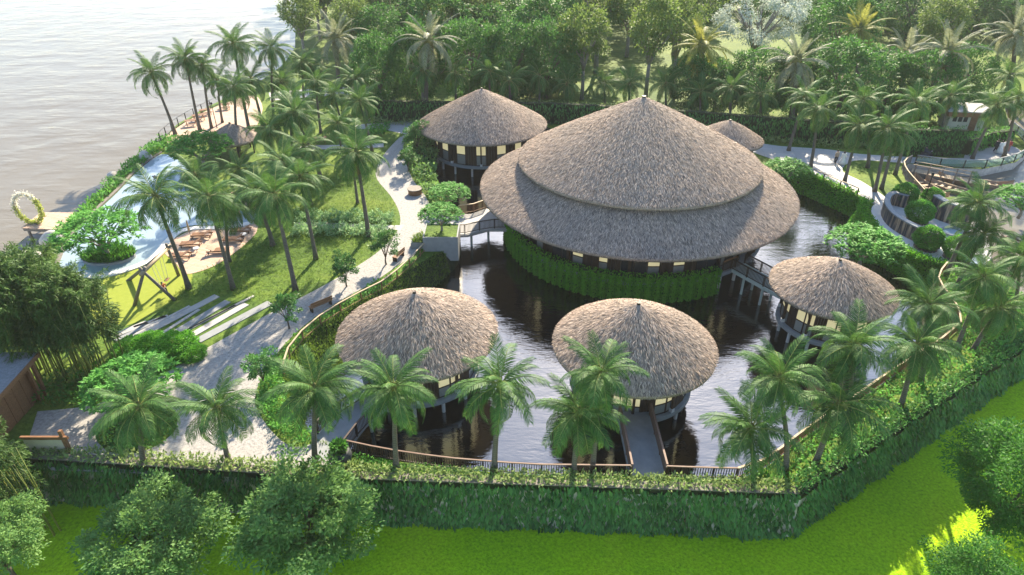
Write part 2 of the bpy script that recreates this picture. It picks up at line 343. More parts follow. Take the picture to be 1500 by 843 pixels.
M['skin'] = flat('skin', (0.42, 0.26, 0.18)); M['hair'] = flat('dark_hair', (0.02, 0.016, 0.013)); M['clothwhite'] = flat('white_cloth', (0.78, 0.77, 0.76))
M['clothdark'] = flat('dark_cloth', (0.03, 0.035, 0.05)); M['clothorange'] = flat('orange_cloth', (0.70, 0.13, 0.03)); M['clothpink'] = flat('rose_cloth', (0.45, 0.22, 0.18))
M['clothred'] = flat('red_cloth', (0.38, 0.05, 0.05)); M['clothtan'] = flat('tan_cloth', (0.38, 0.30, 0.24)); M['rubber'] = flat('black_rubber', (0.015, 0.015, 0.016))
M['towel'] = flat('white_towel', (0.72, 0.72, 0.70))

# ------------------------------------------------------------------ setting: ground, water, paths
rng = np.random.default_rng(7); random.seed(7)
WATER_Z, FIELD_Z = -2.0, -3.2
sheet('ground', [(-1800, -400), (1800, -400), (1800, 2200), (-1800, 2200)], FIELD_Z, M['field'])
sheet('river', [(-1800, 62), (-62, 52), (-30, 60), (-10, 140), (-10, 2200), (-1800, 2200)], -2.2, M['river'])
sheet('river.001', ats([(1345, 300), (1420, 313), (1431, 342), (1438, 384), (1463, 419), (1512, 462)]) + [(62, 60), (300, 212), (1800, 1150), (1800, 1300), (400, 330), (66, 112)] + ats([(1465, 181), (1380, 232), (1318, 236), (1314, 262)]), -0.95, M['river'])

RAIL_LEFT = ats([(629, 348), (592, 386), (556, 414), (516, 433), (483, 453), (456, 471), (436, 491), (421, 511), (413, 537)], 0.9)
RAIL_FRONT_L = ats([(505, 645), (530, 651), (560, 656), (592, 662), (661, 671), (722, 676), (780, 680), (835, 681), (924, 682)], 0.9)
RAIL_FRONT_R = ats([(977, 683), (1030, 685), (1081, 686)], 0.9)
RAIL_RIGHT = ats([(1081, 686), (1115, 675), (1143, 657), (1180, 628), (1225, 598), (1286, 556), (1340, 520), (1380, 495), (1401, 477), (1408, 469), (1403, 447), (1388, 428), (1377, 413), (1376, 400), (1388, 384)], 0.9)
RING = ats([(1388, 392), (1350, 381), (1315, 364), (1288, 345), (1270, 323), (1264, 306), (1270, 294)])
NORTH = ats([(1255, 287), (1220, 272), (1188, 258), (1160, 246)])
BACK = [(36.5, 80.5), (31, 75.5), (22, 78.5), (13, 83), (7, 89), (3, 95.5), (-5, 97), (-11, 93), (-13.3, 86)]
WEST = ats([(634, 262), (645, 286), (662, 305)])
rim = [at(668, 318), at(672, 340), at(664, 362), at(640, 372)] + RAIL_LEFT[1:] + ats([(414, 565), (425, 605), (462, 645)]) + \
      RAIL_FRONT_L[1:] + RAIL_FRONT_R + RAIL_RIGHT[1:] + RING + NORTH + BACK + WEST
wid = [0.2, 0.2, 0.4, 1.4] + [2.4, 2.8, 3.0, 3.2, 3.4, 3.4, 3.2, 2.6] + [1.6, 0.8, 0.4] + [0.1] * (len(RAIL_FRONT_L) - 1 + len(RAIL_FRONT_R)) + \
      [0.15] * 6 + [0.6] * (len(RAIL_RIGHT) - 7) + [0.9] * len(RING) + [1.2] * len(NORTH) + [1.0] * len(BACK) + [0.8] * len(WEST)
rimw = spline([(*p, w) for p, w in zip(rim, wid)], True, 3)
RIM = [(p[0], p[1]) for p in rimw]
def inward(poly, w):
    P = np.array(poly); t = np.roll(P, -1, 0) - np.roll(P, 1, 0); n = np.stack([-t[:, 1], t[:, 0]], 1); n = unit(n)
    A = 0.5 * np.sum(P[:, 0] * np.roll(P[:, 1], -1) - np.roll(P[:, 0], -1) * P[:, 1])
    return P + n * (1 if A > 0 else -1) * np.array(w)[:, None]
WL = inward(RIM, [max(0.05, p[2]) for p in rimw])

WALL = [(-160, 36.5), (-60, 30.5), (-27, 28.3), (-10, 26.9), (16.4, 25.75), (41.0, 41.4), (80, 66.3), (300, 207)]
SHORE_R = [(300, 214)] + [(60.0, 61.5)] + ats([(1520, 452), (1475, 412), (1450, 380), (1442, 340), (1430, 305), (1398, 288), (1352, 294), (1326, 264), (1321, 246), (1332, 240), (1380, 246), (1440, 248), (1488, 238), (1506, 222), (1500, 205), (1480, 187)]) + [(78, 105), (140, 140), (400, 300), (1500, 1000)]
SHORE_L = [(-500, 1500), (-150, 480)] + ats([(440, 0), (440, 40), (432, 70), (415, 95), (380, 120), (338, 140), (298, 160), (260, 182), (234, 207), (200, 230), (166, 263), (124, 300), (100, 325), (72, 358), (48, 382), (20, 402)]) + [(-75, 53), (-160, 56)]
LAND = WALL + SHORE_R + [(1500, 1500)] + SHORE_L
ter = sheet('terrain', LAND, 0.0, M['grass'], holes=[RIM], skirt=-4.0); ter.data.materials.append(M['stone'])
for p_ in ter.data.polygons:
    if abs(p_.normal.z) < 0.5: p_.material_index = 1
mb = MB(); n = len(RIM)
mb.add([(p[0], p[1], 0.0) for p in RIM] + [(p[0], p[1], -2.4) for p in WL], [(i, (i + 1) % n, n + (i + 1) % n, n + i) for i in range(n)])
tag(mb.build('pond_bank', M['soil']), kind='structure')
sheet('pond', RIM, WATER_Z, M['pond'])

def strip(name, path, w, z, mat, kind='structure', th=None):
    P = np.array(path); t = np.gradient(P, axis=0); nn = unit(np.stack([-t[:, 1], t[:, 0]], 1)) * (w / 2)
    a, b = P + nn, P - nn; poly = [tuple(p) for p in a] + [tuple(p) for p in b[::-1]]
    if th: o = MB().prism(poly, z - th, z).build(name, mat)
    else: o = sheet(name, poly, z, mat, kind=None)
    if kind: o['kind'] = kind
    return o
PATH_L = [(55, 603), (135, 594), (200, 570), (262, 535), (300, 512), (345, 487), (400, 457), (470, 421), (530, 386), (562, 362), (584, 335), (585, 312), (572, 287), (553, 264), (552, 246), (566, 222), (585, 202)]
PATH_R = [(604, 192), (592, 212), (592, 230), (604, 262), (622, 286), (636, 308), (664, 316), (668, 345), (632, 340), (613, 356), (608, 373), (585, 388), (545, 415), (490, 446), (440, 482), (404, 520), (382, 556), (374, 592), (398, 632), (430, 655), (470, 648), (500, 655), (497, 692), (430, 697), (330, 697), (210, 694), (110, 690), (70, 686), (40, 650)]
sheet('gravel_path', spline(ats(PATH_L), False, 4) + spline(ats(PATH_R), False, 4), 0.012, M['gravel'])
sheet('paved_path', spline(ats([(592, 197), (560, 190), (525, 189), (525, 183), (570, 180), (612, 178), (625, 182), (606, 194)]), False, 4), 0.016, M['paver'])
strip('paved_path.001', spline(ats([(432, 329), (480, 330), (530, 332), (588, 334)]), False, 4), 1.0, 0.018, M['paver'])
strip('paved_path.002', spline(ats([(440, 216), (480, 216), (520, 215), (562, 213)]), False, 4), 1.6, 0.018, M['paver'])
strip('paved_path.003', spline(ats([(395, 142), (450, 137), (500, 134), (540, 132)]), False, 4), 5.0, 0.018, M['paver'])
sheet('garden_path', spline(ats([(1085, 206), (1140, 214), (1210, 219), (1260, 226), (1345, 231), (1400, 232), (1430, 232), (1420, 240), (1340, 240), (1262, 235), (1240, 241), (1235, 252), (1262, 266), (1290, 284), (1302, 296), (1280, 299), (1256, 284), (1222, 268), (1188, 254), (1150, 240), (1110, 226), (1080, 214)]), True, 4), 0.014, M['paver'])
sheet('round_plaza', spline(ats([(1412, 232), (1420, 222), (1445, 215), (1478, 214), (1496, 222), (1490, 233), (1455, 238), (1425, 238)]), True, 5), 0.02, M['concrete'])
sheet('terrace_paving', spline(ats([(1284, 298), (1276, 308), (1281, 323), (1296, 343), (1325, 363), (1355, 376), (1395, 385), (1440, 388), (1452, 370), (1440, 335), (1420, 308), (1392, 296), (1350, 300), (1310, 292)]), True, 4), 0.02, M['white'])
sheet('play_lawn', spline(ats([(150, 410), (205, 393), (238, 372), (262, 388), (282, 402), (272, 425), (245, 447), (205, 470), (168, 480), (140, 470), (130, 435)]), True, 4), 0.010, M['play'])
sheet('meadow', [(-47, 150), (-38, 118), (-18, 104), (4, 107), (40, 95.5), (55, 92), (72, 108), (200, 190), (700, 520), (700, 1200), (-330, 1150), (-140, 470), (-64, 212)], 0.008, M['meadow'])

# wooden sun deck, pool, coping
POOL = spline(ats([(86, 386), (104, 350), (140, 313), (172, 283), (204, 250), (236, 227), (262, 236), (284, 258), (302, 280), (322, 300), (352, 304), (374, 312), (370, 324), (330, 330), (284, 331), (258, 338), (240, 355), (224, 374), (196, 389), (150, 402), (112, 400)]), True, 4)
sheet('pool', POOL, 0.05, M['pool'])
cop = ats([(112, 402), (150, 405), (198, 392), (228, 376), (244, 357), (262, 341), (288, 335), (330, 334), (372, 327)])
tag(strip('pool_coping', spline(cop, False, 5), 0.75, 0.10, M['white'], None, 0.2), kind='structure')
tag(strip('pool_edge_wall', spline(ats([(84, 387), (102, 349), (138, 311), (170, 281), (202, 248), (236, 224)]), False, 5), 0.35, 0.16, M['greywood'], None, 0.3), kind='structure')
sheet('pool_deck', spline(ats([(240, 368), (258, 349), (285, 338), (330, 336), (374, 329), (377, 336), (372, 346), (350, 366), (318, 388), (290, 399), (270, 401), (256, 384)]), True, 4), 0.03, M['deck'])
sheet('pool_deck.001', spline(ats([(322, 298), (336, 284), (356, 278), (372, 290), (374, 308), (350, 302)]), True, 4), 0.03, M['deck'])
sheet('river_terrace', spline(ats([(238, 207), (262, 186), (300, 164), (335, 150), (372, 140), (385, 160), (370, 195), (345, 215), (300, 205), (268, 212)]), True, 3), 0.03, M['deck'])
# paving bars set in the lawn
BARS = [((168, 492), (216, 473)), ((168, 500), (243, 464)), ((205, 493), (318, 434)), ((222, 499), (292, 454)), ((232, 503), (334, 442)), ((258, 492), (372, 434)), ((274, 496), (361, 446)), ((290, 500), (396, 444)), ((277, 507), (287, 510)), ((186, 497), (278, 449)), ((246, 499), (345, 448)), ((196, 480), (246, 463))]
for k, (a, b) in enumerate(BARS):
    w = [0.8, 0.5, 0.85, 0.35, 0.85, 0.3, 0.8, 0.95, 0.8, 0.3, 0.3, 0.35][k]
    wh = ['by the bamboo, shortest of the bars', 'running under the round shrubs', 'nearest the swing', 'between two wide bars', 'second wide one from the swing', 'narrowest and farthest into the lawn', 'third wide one from the swing', 'nearest the gravel path', 'lying alone beside the gravel path', 'thin strip below the one nearest the swing', 'thin strip left of the third wide one', 'thin strip by the yellow lawn'][k]
    o = strip('paving_bar', [at(*a), at(*b)], w * 0.82, 0.06, M['grey' if k % 3 == 1 else 'concrete'], None, 0.12)
    tag(o, 'pale concrete paving bar in the grass, ' + wh, 'paving', 'concrete paving bars set in the lawn')
# planting islands on the gravel
isl = ats([(140, 640), (150, 612), (185, 590), (230, 590), (256, 606), (258, 628), (235, 650), (200, 664), (160, 662)])
sheet('planting_bed', spline(isl, True, 5), 0.024, M['grass'])

# ------------------------------------------------------------------ thatched huts
def thatch_blades(rad0, rad1, zf, dens, seed, L=(0.26, 0.58), W=(0.023, 0.05), mesh='thatch'):
    g = np.random.default_rng(seed); area = math.pi * (rad1 ** 2 - rad0 ** 2) * 1.13; n = int(area * dens)
    r = np.sqrt(g.random(n) * (rad1 ** 2 - rad0 ** 2) + rad0 ** 2); a = g.random(n) * 2 * math.pi
    z = zf(r); sl = (zf(r + 0.05) - z) / 0.05
    er = np.stack([np.cos(a), np.sin(a), np.zeros(n)], 1); et = np.stack([-np.sin(a), np.cos(a), np.zeros(n)], 1)
    down = unit(er + np.stack([0 * a, 0 * a, sl], 1)); nrm = np.cross(et, down); nrm = nrm * np.sign(nrm[:, 2:3])
    lift = g.normal(0.035, 0.035, n)[:, None]; ang = g.normal(0, 0.30, n)[:, None]
    d = unit(down * np.cos(ang) + et * np.sin(ang) + nrm * lift)
    base = er * r[:, None]; base[:, 2] = z; base = base + nrm * g.uniform(0.0, 0.05, (n, 1))
    Ls = g.uniform(*L, n); Ls = np.minimum(Ls, np.maximum(0.15, (rad1 + 0.06 - r) * 1.15))
    m_ = int(2 * math.pi * rad1 * 16); a2 = g.random(m_) * 2 * math.pi; e2 = np.stack([np.cos(a2), np.sin(a2), 0 * a2], 1); b2 = e2 * (rad1 - g.uniform(0.0, 0.14, m_))[:, None]; b2[:, 2] = zf(rad1) - g.uniform(-0.02, 0.16, m_)
    d2 = unit(e2 * g.uniform(0.35, 1.0, (m_, 1)) + np.array([0, 0, -0.75]) + g.normal(size=(m_, 3)) * 0.16)
    base = np.concatenate([base, b2]); d = np.concatenate([d, d2]); Ls = np.concatenate([Ls, g.uniform(0.10, 0.24, m_)]); nrm = np.concatenate([nrm, e2]); n += m_
    return leaf_mesh(mesh, base, d, Ls, g.uniform(*W, n), M['thatch'], g, up=nrm, roll=0.35)
def roof_part(root, R, ze, za, r0=0.0, seed=1, dens=60, name='roof', edge=0.22):
    sl = (za - ze) / R
    def zf(r):
        r = np.asarray(r, float); return za - sl * r + 0.16 * np.sin(np.clip(r / R, 0, 1) * math.pi) * 0.8 - 0.0
    prof = [(r0 + 0.02, float(zf(r0)))] + [(r0 + (R - r0) * t, float(zf(r0 + (R - r0) * t))) for t in np.linspace(0.08, 0.985, 14)]
    prof += [(R, ze - 0.03), (R - 0.02, ze - edge), (R - 0.35, ze - edge + 0.04), (R * 0.62, float(zf(R * 0.62)) - edge - 0.1)]
    o = MB().lathe(prof, 96).build(name, M['thatch_under'], root, True)
    inst('thatch', thatch_blades(max(r0, 0.12), R, zf, dens, seed), o, kind='stuff')
    rim_ = MB().lathe([(R - 0.03, ze - 0.06), (R - 0.015, ze - edge - 0.02), (R - 0.10, ze - edge - 0.03)], 96).build('eave_edge', M['eave'], o, True)
    return o, zf
def roof_cap(root, za, r=0.28):
    MB().lathe([(0.02, 0.55 * r + .08), (r * 0.75, 0.6 * r + .08), (r * 0.8, 0.5 * r + .08), (r * 0.62, 0.4 * r + .08), (r, -0.1), (r * 1.1, -0.15)], 16, (0, 0, za - 0.5 * r)).build('roof_cap', M['darkwood'], root)
def wall_panels(root, Rw, z0, z1, n, pattern, split=0.5, zoff=0.0):
    """ring of windows and timber panels, each its own part"""
    w = 2 * math.pi * Rw / n; h = z1 - z0
    fr = MB(); t = 0.09
    for sx in (-1, 1): fr.box((sx * (w * 0.47), 0, h / 2), (w * 0.06, t, h))
    for zz in (0.04, split * h, h - 0.05): fr.box((0, 0, zz), (w * 0.88, t * 0.9, 0.08))
    frame = fr.mesh('window', M['darkwood'])
    up_ = MB().box((0, 0.0, split * h + (1 - split) * h / 2 - 0.01), (w * 0.875, 0.03, (1 - split) * h - 0.13)).mesh('upper_pane', M['lit'])
    lo_ = MB().box((0, 0.0, split * h / 2), (w * 0.875, 0.03, split * h - 0.12)).mesh('lower_pane', M['pane'])
    wp = MB(); k = 4
    for i in range(k): wp.box(((-0.5 + (i + 0.5) / k) * w, 0.01 * (i % 2), h / 2), (w / k * 0.93, 0.07, h))
    wood = wp.mesh('timber_panel', M['darkwood'])
    dg = MB().box((0, 0, h / 2), (w * 0.94, 0.05, h)).mesh('dark_glass_panel', M['darkglass'])
    for i in range(n):
        a = 2 * math.pi * (i + 0.5) / n + zoff; loc = (Rw * math.cos(a), Rw * math.sin(a), z0); rot = (0, 0, a - math.pi / 2)
        c = pattern[i % len(pattern)]
        if c == 'W':
            o = inst('window', frame, root, loc, rot); inst('upper_pane', up_, o); inst('lower_pane', lo_, o)
        elif c == 'D': inst('timber_panel', wood, root, loc, rot)
        else: inst('dark_glass_panel', dg, root, loc, rot)
def hut(name, label, cx, cy, R, ze, za, Rp, n, zp=-0.3, seed=1, pattern='WWD', rot0=0.0, stilts=12, on_ground=False, sp=0.27):
    root = thing(name, label, 'hut', (cx, cy, 0), 0, 'thatched round huts')
    roof_part(root, R, ze, za, 0.0, seed, 150); roof_cap(root, za, 0.17)
    Rw = Rp - 0.32
    MB().lathe([(0.01, zp), (Rp, zp), (Rp + 0.02, zp - 0.05), (Rp + 0.02, zp - 0.34), (Rp - 0.3, zp - 0.36), (0.01, zp - 0.36)], 64).build('platform', M['grey'], root)
    zt = ze + (R - Rw) * (za - ze) / R - 0.1
    wall_panels(root, Rw, zp + 0.004, zt, n, pattern, (sp * (ze - zp)) / (zt - zp), rot0)
    nP = 9 if n < 28 else n // 3
    post = MB(); post.box((0, 0, (zt - zp) / 2), (0.17, 0.17, zt - zp))
    post.beam((0.06, 0, (ze - zp) * 0.55), (0.95, 0, (ze - zp) * 0.98 + 0.25), 0.12, 0.15)
    pm = post.mesh('post', M['darkwood']); blk = MB().box((0, 0, 0.14), (0.26, 0.26, 0.28)).mesh('post_foot', M['white'])
    for i in range(nP):
        a = 2 * math.pi * (i + 0.5) / nP + rot0
        o = inst('post', pm, root, ((Rp - 0.14) * math.cos(a), (Rp - 0.14) * math.sin(a), zp), (0, 0, a)); inst('post_foot', blk, o)
    if not on_ground:
        sm = MB().tube([(0, 0, -3.3), (0, 0, zp - 0.34)], 0.13, 8).mesh('stilt', M['white'])
        for i in range(stilts):
            a = 2 * math.pi * (i + 0.5) / stilts + rot0; inst('stilt', sm, root, ((Rp - 0.4) * math.cos(a), (Rp - 0.4) * math.sin(a), 0))
    return root
hut('round_hut', 'thatched round hut on the pond with a straight front footbridge', 8.48, 37.2, 5.63, 2.6, 5.88, 4.3, 27, zp=-0.55, seed=11, rot0=0.06)
hut('round_hut', 'thatched round hut at the left end of the pond, behind three front palms', -6.73, 38.71, 5.69, 2.6, 5.83, 4.3, 27, zp=-0.55, seed=12, rot0=0.25)
hut('round_hut', 'smallest thatched round hut on pond stilts, right of the big hall', 25.39, 44.73, 4.74, 2.6, 5.02, 3.6, 27, zp=-0.5, seed=13, rot0=0.1, sp=0.33)
hut('round_hut', 'thatched round hut with many windows, behind the hall on the left', -3.84, 84.94, 8.38, 3.0, 7.49, 6.5, 30, zp=-0.5, seed=14, pattern='WDWD', rot0=0.0, stilts=16, sp=0.38)
hut('thatched_pavilion', 'little thatched pavilion half hidden behind the right of the hall', 27.0, 80.6, 4.4, 2.4, 4.75, 3.4, 16, zp=0.12, seed=15, pattern='DWDG', on_ground=True)

# the hall
HX, HY = 12.45, 62.6
hall = thing('thatched_hall', 'big round hall with two-tier thatched roof and vine-covered base', 'hall', (HX, HY, 0))
ro, _ = roof_part(hall, 15.62, 3.8, 3.8 + 15.62 * 0.512, 8.6, 21, 115, 'lower_roof', 0.28)
ru, _ = roof_part(hall, 11.82, 6.6, 12.66, 0.0, 22, 115, 'upper_roof', 0.28); roof_cap(hall, 12.62, 0.26)
MB().lathe([(0.01, 0.0), (13.0, 0.0), (13.02, -0.05), (13.02, -0.38), (12.4, -0.4), (0.01, -0.4)], 96).build('floor_slab', M['grey'], hall)
wall_panels(hall, 12.0, 0.004, 5.6, 66, 'GWDWDG', 0.19)
pm = MB(); pm.box((0, 0, 2.55), (0.2, 0.26, 5.1)); pm.beam((0.06, 0, 2.6), (1.8, 0, 3.9), 0.14, 0.18); pm = pm.mesh('post', M['darkwood'])
for i in range(27):
    a = 2 * math.pi * (i + 0.5) / 27; inst('post', pm, hall, (12.3 * math.cos(a), 12.3 * math.sin(a), 0.0), (0, 0, a))
A0, A1 = R_(140), R_(298)
gw = MB().lathe([(12.55, 0.66), (12.92, 0.68), (12.95, -3.0), (12.5, -3.0)], 90, (0, 0, 0), A0, A1).build('green_wall', M['soil'], hall)
g = np.random.default_rng(31); n = 26000; a = A0 + (A1 - A0) * g.random(n); z = g.uniform(-2.1, 0.82, n)
cw = np.sin(a * 104 + 0.6 * np.sin(a * 17)) * 0.5 + 0.5; col_ = cw * 0.22; rr = 12.95 + col_ + g.uniform(0, 0.08, n)
top = z > 0.62; rr = np.where(top, g.uniform(12.45, 13.05, n), rr)
base = np.stack([rr * np.cos(a), rr * np.sin(a), z], 1); er = np.stack([np.cos(a), np.sin(a), 0 * a], 1)
d = unit(er * 0.55 + np.array([0, 0, -0.75]) + g.normal(size=(n, 3)) * 0.35)
inst('vines', leaf_mesh('vines', base, d, g.uniform(0.14, 0.30, n), g.uniform(0.08, 0.15, n), M['leaf_vine'], g, rnd=np.clip(0.55 * g.random(n) + 0.4 * cw, 0, 1), up=er), gw, kind='stuff')  # leaf colour darkens in the grooves between columns: shade put into the colour
sm = MB().tube([(0, 0, -3.3), (0, 0, -0.38)], 0.16, 8).mesh('stilt', M['white'])
for i in range(20):
    a = R_(-58) + R_(196) * i / 19; inst('stilt', sm, hall, (12.4 * math.cos(a), 12.4 * math.sin(a), 0))

# ------------------------------------------------------------------ railings and bridges
def railing(name, label, path, zb=0.0, h=1.0, wt='wood', wp='darkwood', step=1.6, bal=0.14, group=None, closed=False, top=(0.12, 0.07), low=True, parent=None, panel=None):
    P = resample(path, step); root = parent or thing(name, label, 'railing', (P[0][0], P[0][1], zb), 0, group); ox, oy = (P[0][0], P[0][1]) if parent is None else (0, 0)
    L = [(p[0] - ox, p[1] - oy) for p in P]; off = zb if parent is not None else 0.0
    t = MB()
    for a, b in zip(L[:-1], L[1:]): t.beam((*a, off + h), (*b, off + h), top[0], top[1])
    t.build('top_rail' if parent is None else 'railing', M[wt], root)
    if low:
        t = MB()
        for a, b in zip(L[:-1], L[1:]): t.beam((*a, off + 0.12), (*b, off + 0.12), 0.05, 0.06)
        t.build('bottom_rail', M[wp], root)
    pmesh = MB().box((0, 0, h / 2 - 0.02), (0.10, 0.10, h - 0.04)).mesh('post', M[wp])
    for p in L: inst('post', pmesh, root, (p[0], p[1], off))
    if bal:
        b_ = MB()
        for a, b in zip(L[:-1], L[1:]):
            k = max(1, int(math.hypot(b[0] - a[0], b[1] - a[1]) / bal))
            for i in range(1, k):
                f = i / k; b_.box((a[0] + (b[0] - a[0]) * f, a[1] + (b[1] - a[1]) * f, off + h * 0.52), (0.042, 0.042, h * 0.86))
        if b_.v: tag(b_.build('balusters', M[wp], root), kind='stuff')
    if panel:
        for a, b in zip(L[:-1], L[1:]): MB().beam((*a, off + h * 0.52), (*b, off + h * 0.52), 0.02, h * 0.8).build('glass_panel', M[panel], root)
    return root
railing('handrail', 'curved pale wooden handrail along the grassy left pond bank', spline(RAIL_LEFT, False, 4), 0, 0.9, 'palewood', 'wood', 2.2, 0, low=True)
railing('railing', 'brown rail along the front pond edge, left of the front footbridge', spline(RAIL_FRONT_L, False, 4), 0, 0.9, 'railwood', 'darkwood', 1.8, top=(0.09, 0.06))
railing('railing', 'short brown rail along the front pond edge, right of the front footbridge', RAIL_FRONT_R, 0, 0.9, 'railwood', 'darkwood', 1.6, top=(0.09, 0.06))
railing('railing', 'pale winding wooden rail along the right pond edge', spline(RAIL_RIGHT, False, 4), 0, 0.9, 'palewood', 'wood', 1.8)
railing('railing', 'low timber rail beside the garden path above the pond', spline(NORTH[::-1], False, 4), 0, 0.9, 'palewood', 'darkwood', 2.4, 0)
railing('railing', 'thin pale rail behind the entrance bridge to the hall', ats([(672, 314), (690, 313), (712, 305)]), 0, 1.0, 'palewood', 'wood', 1.5)
for i, (r0, r1) in enumerate(((-60, -52), (-44, 130))):
    ph = np.linspace(R_(r0), R_(r1), 3 if i == 0 else 40)
    railing('railing', None, [(12.85 * math.cos(q), 12.85 * math.sin(q)) for q in ph], 0.0, 1.05, 'wood', 'darkwood', 1.9, 0.16, parent=hall)
def bridge(label, poly, rails, zt=-0.02, th=0.25, supports=(), wt='darkwood', mat='concrete', solid=False, cat='bridge'):
    c = np.mean(np.array(poly), 0); root = thing('footbridge', label, cat, (c[0], c[1], 0))
    loc = lambda p: (p[0] - c[0], p[1] - c[1])
    MB().prism([loc(p) for p in poly], zt - th, zt, True, True).build('deck', M[mat], root)
    for r in rails:
        q = [loc(p) for p in r]
        railing('railing', None, q, zt, 1.0, wt, wt, 1.6, 0 if solid else 0.13, parent=root)
        if solid:
            for a, b in zip(q[:-1], q[1:]): MB().beam((*a, zt + 0.5), (*b, zt + 0.5), 0.06, 0.8).build('side_board', M[wt], root)
    for s in supports:
        MB().tube([(*loc(s), -3.3), (*loc(s), zt - th)], 0.12, 8).build('pier', M['mint'], root)
    return root
bridge('straight grey footbridge with brown side boards to the front middle hut', [(7.0, 27.5), (9.15, 27.5), (9.15, 33.3), (7.0, 33.3)], [[(7.05, 27.6), (7.05, 32.9)], [(9.1, 27.6), (9.1, 32.9)]], -0.12, 0.3, [(7.4, 30), (8.8, 30)], 'railwood', 'grey', True)
lb = [at(452, 680), at(500, 668), at(536, 622), at(583, 583), at(560, 570), at(500, 600), at(462, 640)]
bridge('slanting grey footbridge from the gravel path to the left hut', lb, [[at(502, 668), at(536, 623), at(572, 592)], [at(466, 636), at(500, 603), at(545, 578)]], 0.02, 0.3, [at(515, 625), at(540, 600)], 'darkwood', 'grey')
br = np.array([20.6, 52.6]); bh = np.array([23.5, 47.9]); dv = (bh - br) / np.linalg.norm(bh - br); nv = np.array([-dv[1], dv[0]])
bridge('footbridge on pale piers between the hall terrace and the right hut', [tuple(br + nv * 0.95), tuple(bh + nv * 0.95), tuple(bh - nv * 0.95), tuple(br - nv * 0.95)], [[tuple(br + nv * 0.9), tuple(bh + nv * 0.9)], [tuple(br - nv * 0.9), tuple(bh - nv * 0.9)]], 0.0, 0.28, [tuple(br + dv * 1.5 - nv * 0.7), tuple(br + dv * 3.6 - nv * 0.7), tuple(br + dv * 1.5 + nv * 0.7), tuple(br + dv * 3.6 + nv * 0.7)], 'darkwood', 'mint')
bridge('pale entrance bridge from the planter box to the hall', ats([(655, 346), (685, 345), (715, 337), (752, 337), (768, 318), (712, 306), (690, 314), (664, 315)]), [ats([(657, 343), (685, 343), (715, 335), (748, 335)])], 0.03, 0.25, ats([(690, 335), (715, 328)], 0), 'darkwood', 'concrete')

# ------------------------------------------------------------------ vine-covered boundary walls
def hedge_wall(name, label, path, z0, z1, thick, side, dens, Lr, mat, seed, coping=True, cap='pale', capdens=60, back=False, group=None):
    """wall along path; side=+1 leaves on the right-hand side of the walking direction"""
    g = np.random.default_rng(seed); P = np.array(path, float); root = thing(name, label, 'hedge wall', (P[0][0], P[0][1], 0), 0, group); P = P - P[0]
    core = MB()
    for a, b in zip(P[:-1], P[1:]):
        core.beam((a[0], a[1], (z0 + z1) / 2), (b[0], b[1], (z0 + z1) / 2), thick, z1 - z0)
    core.build('wall_core', M['soil'], root)
    if coping:
        c = MB()
        for a, b in zip(P[:-1], P[1:]): c.beam((a[0], a[1], z1 + 0.03), (b[0], b[1], z1 + 0.03), thick + 0.06, 0.06)
        c.build('coping', M['greywood'], root)
    bs, ds, us, bt, dt = [], [], [], [], []
    for a, b in zip(P[:-1], P[1:]):
        L = np.linalg.norm(b - a); t = (b - a) / L; nr = np.array([t[1], -t[0]]) * side
        for s in ((1, -1) if back else (1,)):
            n = int(L * (z1 - z0) * dens); f = g.random(n); z = z0 + (z1 - z0 + 0.12) * g.random(n)
            wob = 0.10 * np.sin(f * L * 2.1 + z * 1.7) + 0.10
            p = a[None] + (b - a)[None] * f[:, None] + nr[None] * s * (thick / 2 + wob[:, None] + g.uniform(0, 0.10, (n, 1)))
            bs.append(np.c_[p, z]); ds.append(unit(np.c_[np.tile(nr * s * 0.42, (n, 1)), -0.85 * np.ones(n)] + g.normal(size=(n, 3)) * 0.28)); us.append(np.c_[np.tile(nr * s, (n, 1)), 0.3 * np.ones(n)])
        n = int(L * (thick + 0.5) * capdens); f = g.random(n)
        p = a[None] + (b - a)[None] * f[:, None] + nr[None] * g.uniform(-thick / 2 - 0.5, thick / 2 + 0.08, (n, 1))
        h = 0.22 * (0.5 + 0.5 * np.sin(f * L * 1.3) * np.sin(f * L * 0.37 + 1)) + 0.06
        bt.append(np.c_[p, z1 + 0.05 + h * g.random(n)]); dt.append(unit(g.normal(size=(n, 3)) + np.array([0, 0, 0.7])))
    b_, d_, u_ = np.concatenate(bs), np.concatenate(ds), np.concatenate(us); n = len(b_)
    Ls = g.uniform(*Lr, n); q_ = b_[:, 0] * 0.8 + b_[:, 1] * 0.5; pat = 0.5 + 0.5 * np.sin(q_ * 0.9 + 1.5 * np.sin(b_[:, 2] * 1.1 + q_ * 0.33)) * np.sin(q_ * 0.21 + b_[:, 2] * 0.7)
    keep = g.random(n) < 0.62 + 0.38 * pat; rn_ = np.clip(0.62 * g.random(n) + 0.30 * pat, 0, 1); b_, d_, u_, Ls, rn_ = b_[keep], d_[keep], u_[keep], Ls[keep], rn_[keep]; n = len(b_)
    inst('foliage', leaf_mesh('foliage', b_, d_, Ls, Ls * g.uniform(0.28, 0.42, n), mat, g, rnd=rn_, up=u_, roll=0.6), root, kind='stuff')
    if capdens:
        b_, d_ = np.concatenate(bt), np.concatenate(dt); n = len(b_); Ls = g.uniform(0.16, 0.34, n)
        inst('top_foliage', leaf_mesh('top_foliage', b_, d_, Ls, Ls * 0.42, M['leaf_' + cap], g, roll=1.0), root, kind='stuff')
    return root
hedge_wall('hedge_wall', 'tall dark-leaved boundary wall along the front of the garden', [(-44, 29.75), (-27, 28.6), (-10, 27.2), (16.25, 26.05)], FIELD_Z, 0.45, 0.5, 1, 80, (0.26, 0.55), M['leaf_hedge'], 41, capdens=130)
